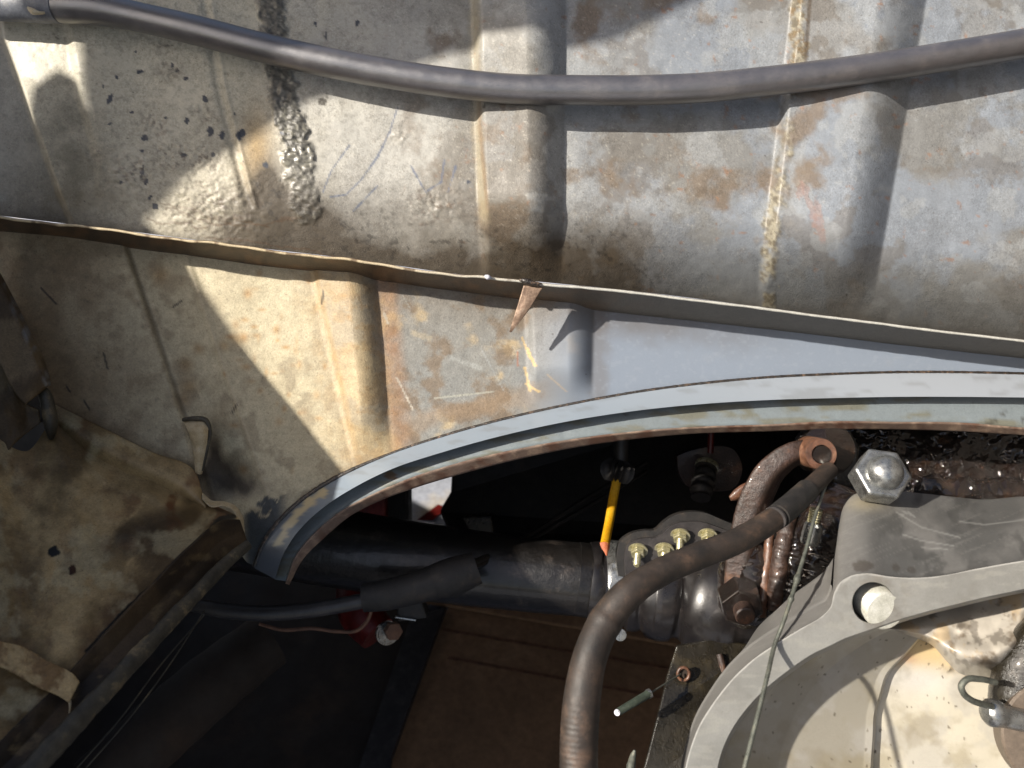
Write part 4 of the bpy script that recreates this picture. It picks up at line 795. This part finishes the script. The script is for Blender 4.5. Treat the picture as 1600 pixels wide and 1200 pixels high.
# lower left hose, sleeve and cables
lh = thing('brake_hose', 'black hose with thick rubber sleeve crossing below the axle tube', 'hose', V(560, 940, .68))
tube('glossy_hose', [(300, 944, .67, 11), (345, 953, .67, 12), (400, 958, .672, 12), (470, 955, .675, 12), (530, 946, .678, 12), (580, 936, .68, 12)], m_hoselow, lh, n=18, steps=70)
tube('sleeve', [(568, 934, .68, 22), (600, 930, .68, 24), (650, 918, .682, 25), (684, 908, .684, 27)], m_rubber_d, lh, n=26, steps=40)
tube('outer_sleeve', [(680, 909, .684, 27), (690, 906, .684, 28.5), (715, 898, .686, 29), (746, 887, .688, 25)], m_rubber_d, lh, n=26, steps=30)
for q in (0, 1):
    tube('thin_cable', [(738, 880 + 6 * q, .69, 5), (780, 862 + 6 * q, .73, 5), (850, 822 + 9 * q, .79, 4), (920, 776 + 14 * q, .82, 3.5), (1010, 722 + 14 * q, .86, 3)], m_black, lh, n=10, steps=40)
tag(tube('brown_wire', [(405, 975, .69, 2.5), (440, 984, .69, 3), (490, 982, .69, 3), (530, 987, .69, 3), (558, 985, .688, 3), (574, 970, .686, 3), (580, 955, .684, 3)], m_wirebrown, n=8, steps=60), 'brown old wire looping under the lower black hose', 'wire')
# oily plate with ring, green rod
pl = thing('mounting_plate', 'oily dark olive steel plate with a small ring hole below the boot', 'bracket', V(1080, 1110, .66))
prism('plate', [(1058, 1010, .655), (1120, 1000, .66), (1190, 1010, .66), (1200, 1100, .64), (1110, 1130, .625), (1080, 1170, .615), (1050, 1240, .60), (995, 1240, .60), (1012, 1180, .61), (1030, 1110, .625), (1042, 1060, .64)], .004, m_oilflat, pl, bevel=.001)
tube('eyelet', [(1068 + 9 * math.cos(t), 1053 + 10 * math.sin(t), .636, 2.6) for t in np.linspace(0, 2 * math.pi, 17)], m_rustbright, pl, n=8, steps=48)
spin('eyelet_hole', V(1068, 1053, .6385), -FW, [(0, .0042), (.0008, .0042)], m_mat, pl, n=24)
prism('lower_bracket', [(1046, 1240, .66), (1060, 1180, .66), (1095, 1120, .66), (1140, 1100, .66), (1140, 1240, .66)], .01, m_black, pl, bevel=.001)
tube('hanging_stub', [(1124, 1022, .65, 5), (1128, 1036, .648, 5.5), (1131, 1050, .646, 4)], m_rust, pl, n=10, steps=8)
gr = thing('cable_end', 'dark green sleeved cable end with pale tip held by a fine wire', 'cable end', V(998, 1092, .60))
tube('sleeve', [(965, 1113, .59, 6), (980, 1104, .593, 6.2), (1014, 1084, .603, 6.4)], m_green, gr, n=16, steps=20)
tube('pale_tip', [(964, 1113.5, .5885, 5), (966, 1112.3, .5905, 5.2)], m_white, gr, n=16, steps=3)
tube('tip_ring', [(1012, 1085, .603, 7.4), (1016, 1083, .604, 7.4)], m_steel, gr, n=16, steps=3)
tube('fine_wire', [(1016, 1083, .604, 1.5), (1040, 1068, .62, 1.4), (1064, 1053, .634, 1.3)], m_cable, gr, n=6, steps=10)
tag(tube('cable_stub', [(978, 1230, .56, 10), (985, 1200, .565, 7), (990, 1178, .57, 4), (992, 1172, .57, 2)], m_cable, n=12, steps=20, mod=lambda s, t: .8 + .4 * fbm(s * 90, t * 8, 9, 77)), 'frayed grey cable stub poking up at the bottom edge', 'cable end')
# ------------------------------------------------------------------ under the car
jk = thing('red_jack', 'red trolley jack with black handle socket behind the axle tube', 'jack', V(590, 900, .9))
prism('upright', [(548, 740, .92), (600, 740, .92), (604, 850, .92), (552, 850, .92)], .03, m_red, jk, bevel=.002)
prism('upright', [(606, 735, .95), (632, 735, .95), (636, 850, .95), (610, 850, .95)], .03, m_red, jk, bevel=.002)
tube('saddle', [(556, 900, .82, 30), (565, 960, .80, 34), (590, 990, .79, 30)], m_red, jk, n=20, steps=16)
spin('pivot_bolt', V(604, 988, .755), (-FW + RT * .5), [(0, .011), (.004, .011), (.004, .0095), (.005, .009)], m_steel, jk, n=32)
spin('pivot_nut', V(612, 984, .748), (-FW + RT * .5), [(0, .0085), (.008, .0085)], m_wirebrown, jk, n=6, hexes=True, bevel=.0006)
prism('latch', [(618, 945, .74), (658, 935, .74), (668, 966, .74), (622, 972, .74)], .02, m_rubber_d, jk, bevel=.002)
prism('latch_edge', [(617, 963, .738), (650, 968, .738), (650, 971, .738), (617, 966, .738)], .003, m_steel, jk, bevel=.0005)
card = thing('cardboard_sheet', 'flattened brown cardboard sheet lying on the ground under the gearbox', 'cardboard', W([(800, 1100, gd(800, 1100, .01))])[0])
gquad('front_flap', [(560, 1260), (700, 950), (780, 925), (1200, 1000), (1260, 1260)], .016, m_card, card, t=.006)
gquad('back_flap', [(560, 925), (640, 905), (1240, 970), (1200, 998), (1080, 1010), (700, 945)], .026, m_card, card, t=.006)
for q in range(5):
    gquad('crease', [(690 + q * 9, 985 + q * 44), (694 + q * 9, 982 + q * 44), (1090, 1050 + q * 48), (1090, 1054 + q * 48)], .0175, m_wirebrown, card, t=.001) if q in (0, 1) else None
tag(gquad('black_mat', [(-700, 1400), (-300, 850), (620, 850), (664, 950), (600, 1090), (545, 1260), (520, 1400)], .012, m_mat, t=.01), 'black rubber mat on the ground at the bottom left', 'mat')
tag(gquad('steel_strip', [(540, 1260), (640, 968), (696, 948), (612, 1180), (600, 1260)], .03, m_plate, t=.012), 'dull grey steel strip between cardboard and black mat', 'strip')
tag(gquad('torn_label', [(652, 812), (684, 788), (700, 792), (676, 812)], .004, m_red, t=.002), 'small red torn label on the ground', 'paper scrap')
tag(gquad('paper_scrap', [(642, 820), (655, 813), (680, 815), (676, 822)], .004, m_white, t=.002), 'small white paper scrap on the ground', 'paper scrap')
tube_t = tag(tube('rubber_gaiter', [(150, 1230, .80, 50), (240, 1150, .82, 52), (330, 1070, .84, 50), (420, 1000, .88, 44)], m_mat, n=40, steps=60, mod=lambda s, t: 1 + .012 * np.sin(s * 40)), 'dark ribbed rubber duct below the tin shelf', 'duct')
# chassis and floor of the car that close in the space behind the arch
ch = thing('underbody', 'black chassis floor and frame behind and above the arched opening', 'car chassis', V(900, 700, 1.1))
def boxw(name, a, b, mat, parent, bevel=.003):
    """axis-aligned in camera axes: a, b = (x, y, depth) corners"""
    vs = []
    for x in (a[0], b[0]):
        for y in (a[1], b[1]):
            for d in (a[2], b[2]): vs.append(CAM + RT * x + UP * y + FW * d)
    f = [[0, 1, 3, 2], [4, 6, 7, 5], [0, 4, 5, 1], [2, 3, 7, 6], [0, 2, 6, 4], [1, 5, 7, 3]]
    return link(name, [list(v) for v in vs], f, mat, parent, smooth=False, bevel=bevel)
boxw('floor_pan', (-.46, -.032, .67), (.9, .02, 1.9), m_black, ch)
prism('cross_member', [(716, 560, 1.0), (1400, 560, 1.0), (1400, 850, .9), (700, 860, .9), (700, 830, .93), (686, 800, .95), (704, 770, .96)], .06, m_black, ch, bevel=.004)
prism('frame_bracket', [(722, 808, .86), (768, 806, .86), (772, 836, .86), (735, 832, .86)], .02, m_oilflat, ch, bevel=.002)
prism('frame_rail', [(560, 560, .98), (636, 560, .98), (638, 845, .93), (470, 860, .93), (470, 600, .98)], .04, m_black, ch, bevel=.004)
boxw('side_member', (.30, -.40, .74), (.42, .05, 1.5), m_black, ch)
# ------------------------------------------------------------------ unseen panels added round the opening, shaped to throw shade on the sheets
def back(px, py, t):
    D_ = DW if py < 400 else DL
    """the point from which the sun reaches pixel (px, py) of the sheet, t metres of depth nearer"""
    q = V(px, py, D_); return q - (RT * 1.15 - UP * .46 + FW) * (t + D_ - DW)
def shade(name, pts, t, th, mat, parent):
    a = [back(x, y, t) for x, y in pts]; n = len(a); nrm = (a[1] - a[0]).cross(a[2] - a[0]).normalized()
    v2 = [q - FW * th for q in a]; tri = tessellate_polygon([a])
    f = [list(q) for q in tri] + [[q[2] + n, q[1] + n, q[0] + n] for q in tri] + [[i, (i + 1) % n, (i + 1) % n + n, i + n] for i in range(n)]
    return link(name, [list(q) for q in a + v2], f, mat, parent, smooth=False)
body = thing('shade_panels', 'unseen panels added round the engine opening, cut to throw shade', 'car bodywork', back(-200, 800, .32))
shade('side_shade_panel', [(-1300, -300), (-60, -260), (-20, -60), (2, 20), (8, 60), (26, 120), (42, 180), (52, 200), (58, 140), (95, 113), (128, 130), (148, 180), (166, 270), (200, 338), (235, 378), (290, 405), (505, 725), (640, 925), (800, 1165), (1000, 1500), (-1300, 1700)], .30, .002, m_inner, body)  # added blocker, outline cut to the shade wanted at the left
shade('top_shade_panel', [(146, -700), (146, 130), (156, 200), (170, 275), (203, 336), (250, 303), (300, 266), (380, 222), (450, 166), (530, 140), (700, 80), (760, 72), (860, 78), (960, 58), (1080, 2), (1300, -120), (1900, -700)], .36, .002, m_inner, body)  # added blocker, outline cut to the shade wanted along the top

boxw('side_wall', (-.66, -.95, -.5), (-.62, -.03, 2.0), m_inner, body)  # unseen side walls added to hold back low skylight
boxw('far_side_wall', (.62, -.95, -.5), (.66, .6, 2.0), m_inner, body)

xw = -.385
prof = [(.60, .13), (.5, .13), (.39, .02), (.2, -.13), (-.1, -.3), (-.1, -.9), (.6, -.9)]
vs = [CAM + RT * x + UP * y + FW * d for x in (xw, xw - .004) for d, y in prof]; n_ = len(prof)
link('wing_wall', [list(v) for v in vs], [list(range(n_)), list(range(n_, 2 * n_))[::-1]] + [[i, (i + 1) % n_, (i + 1) % n_ + n_, i + n_] for i in range(n_)], m_inner, body, smooth=False)  # unseen wall added to darken the lower left
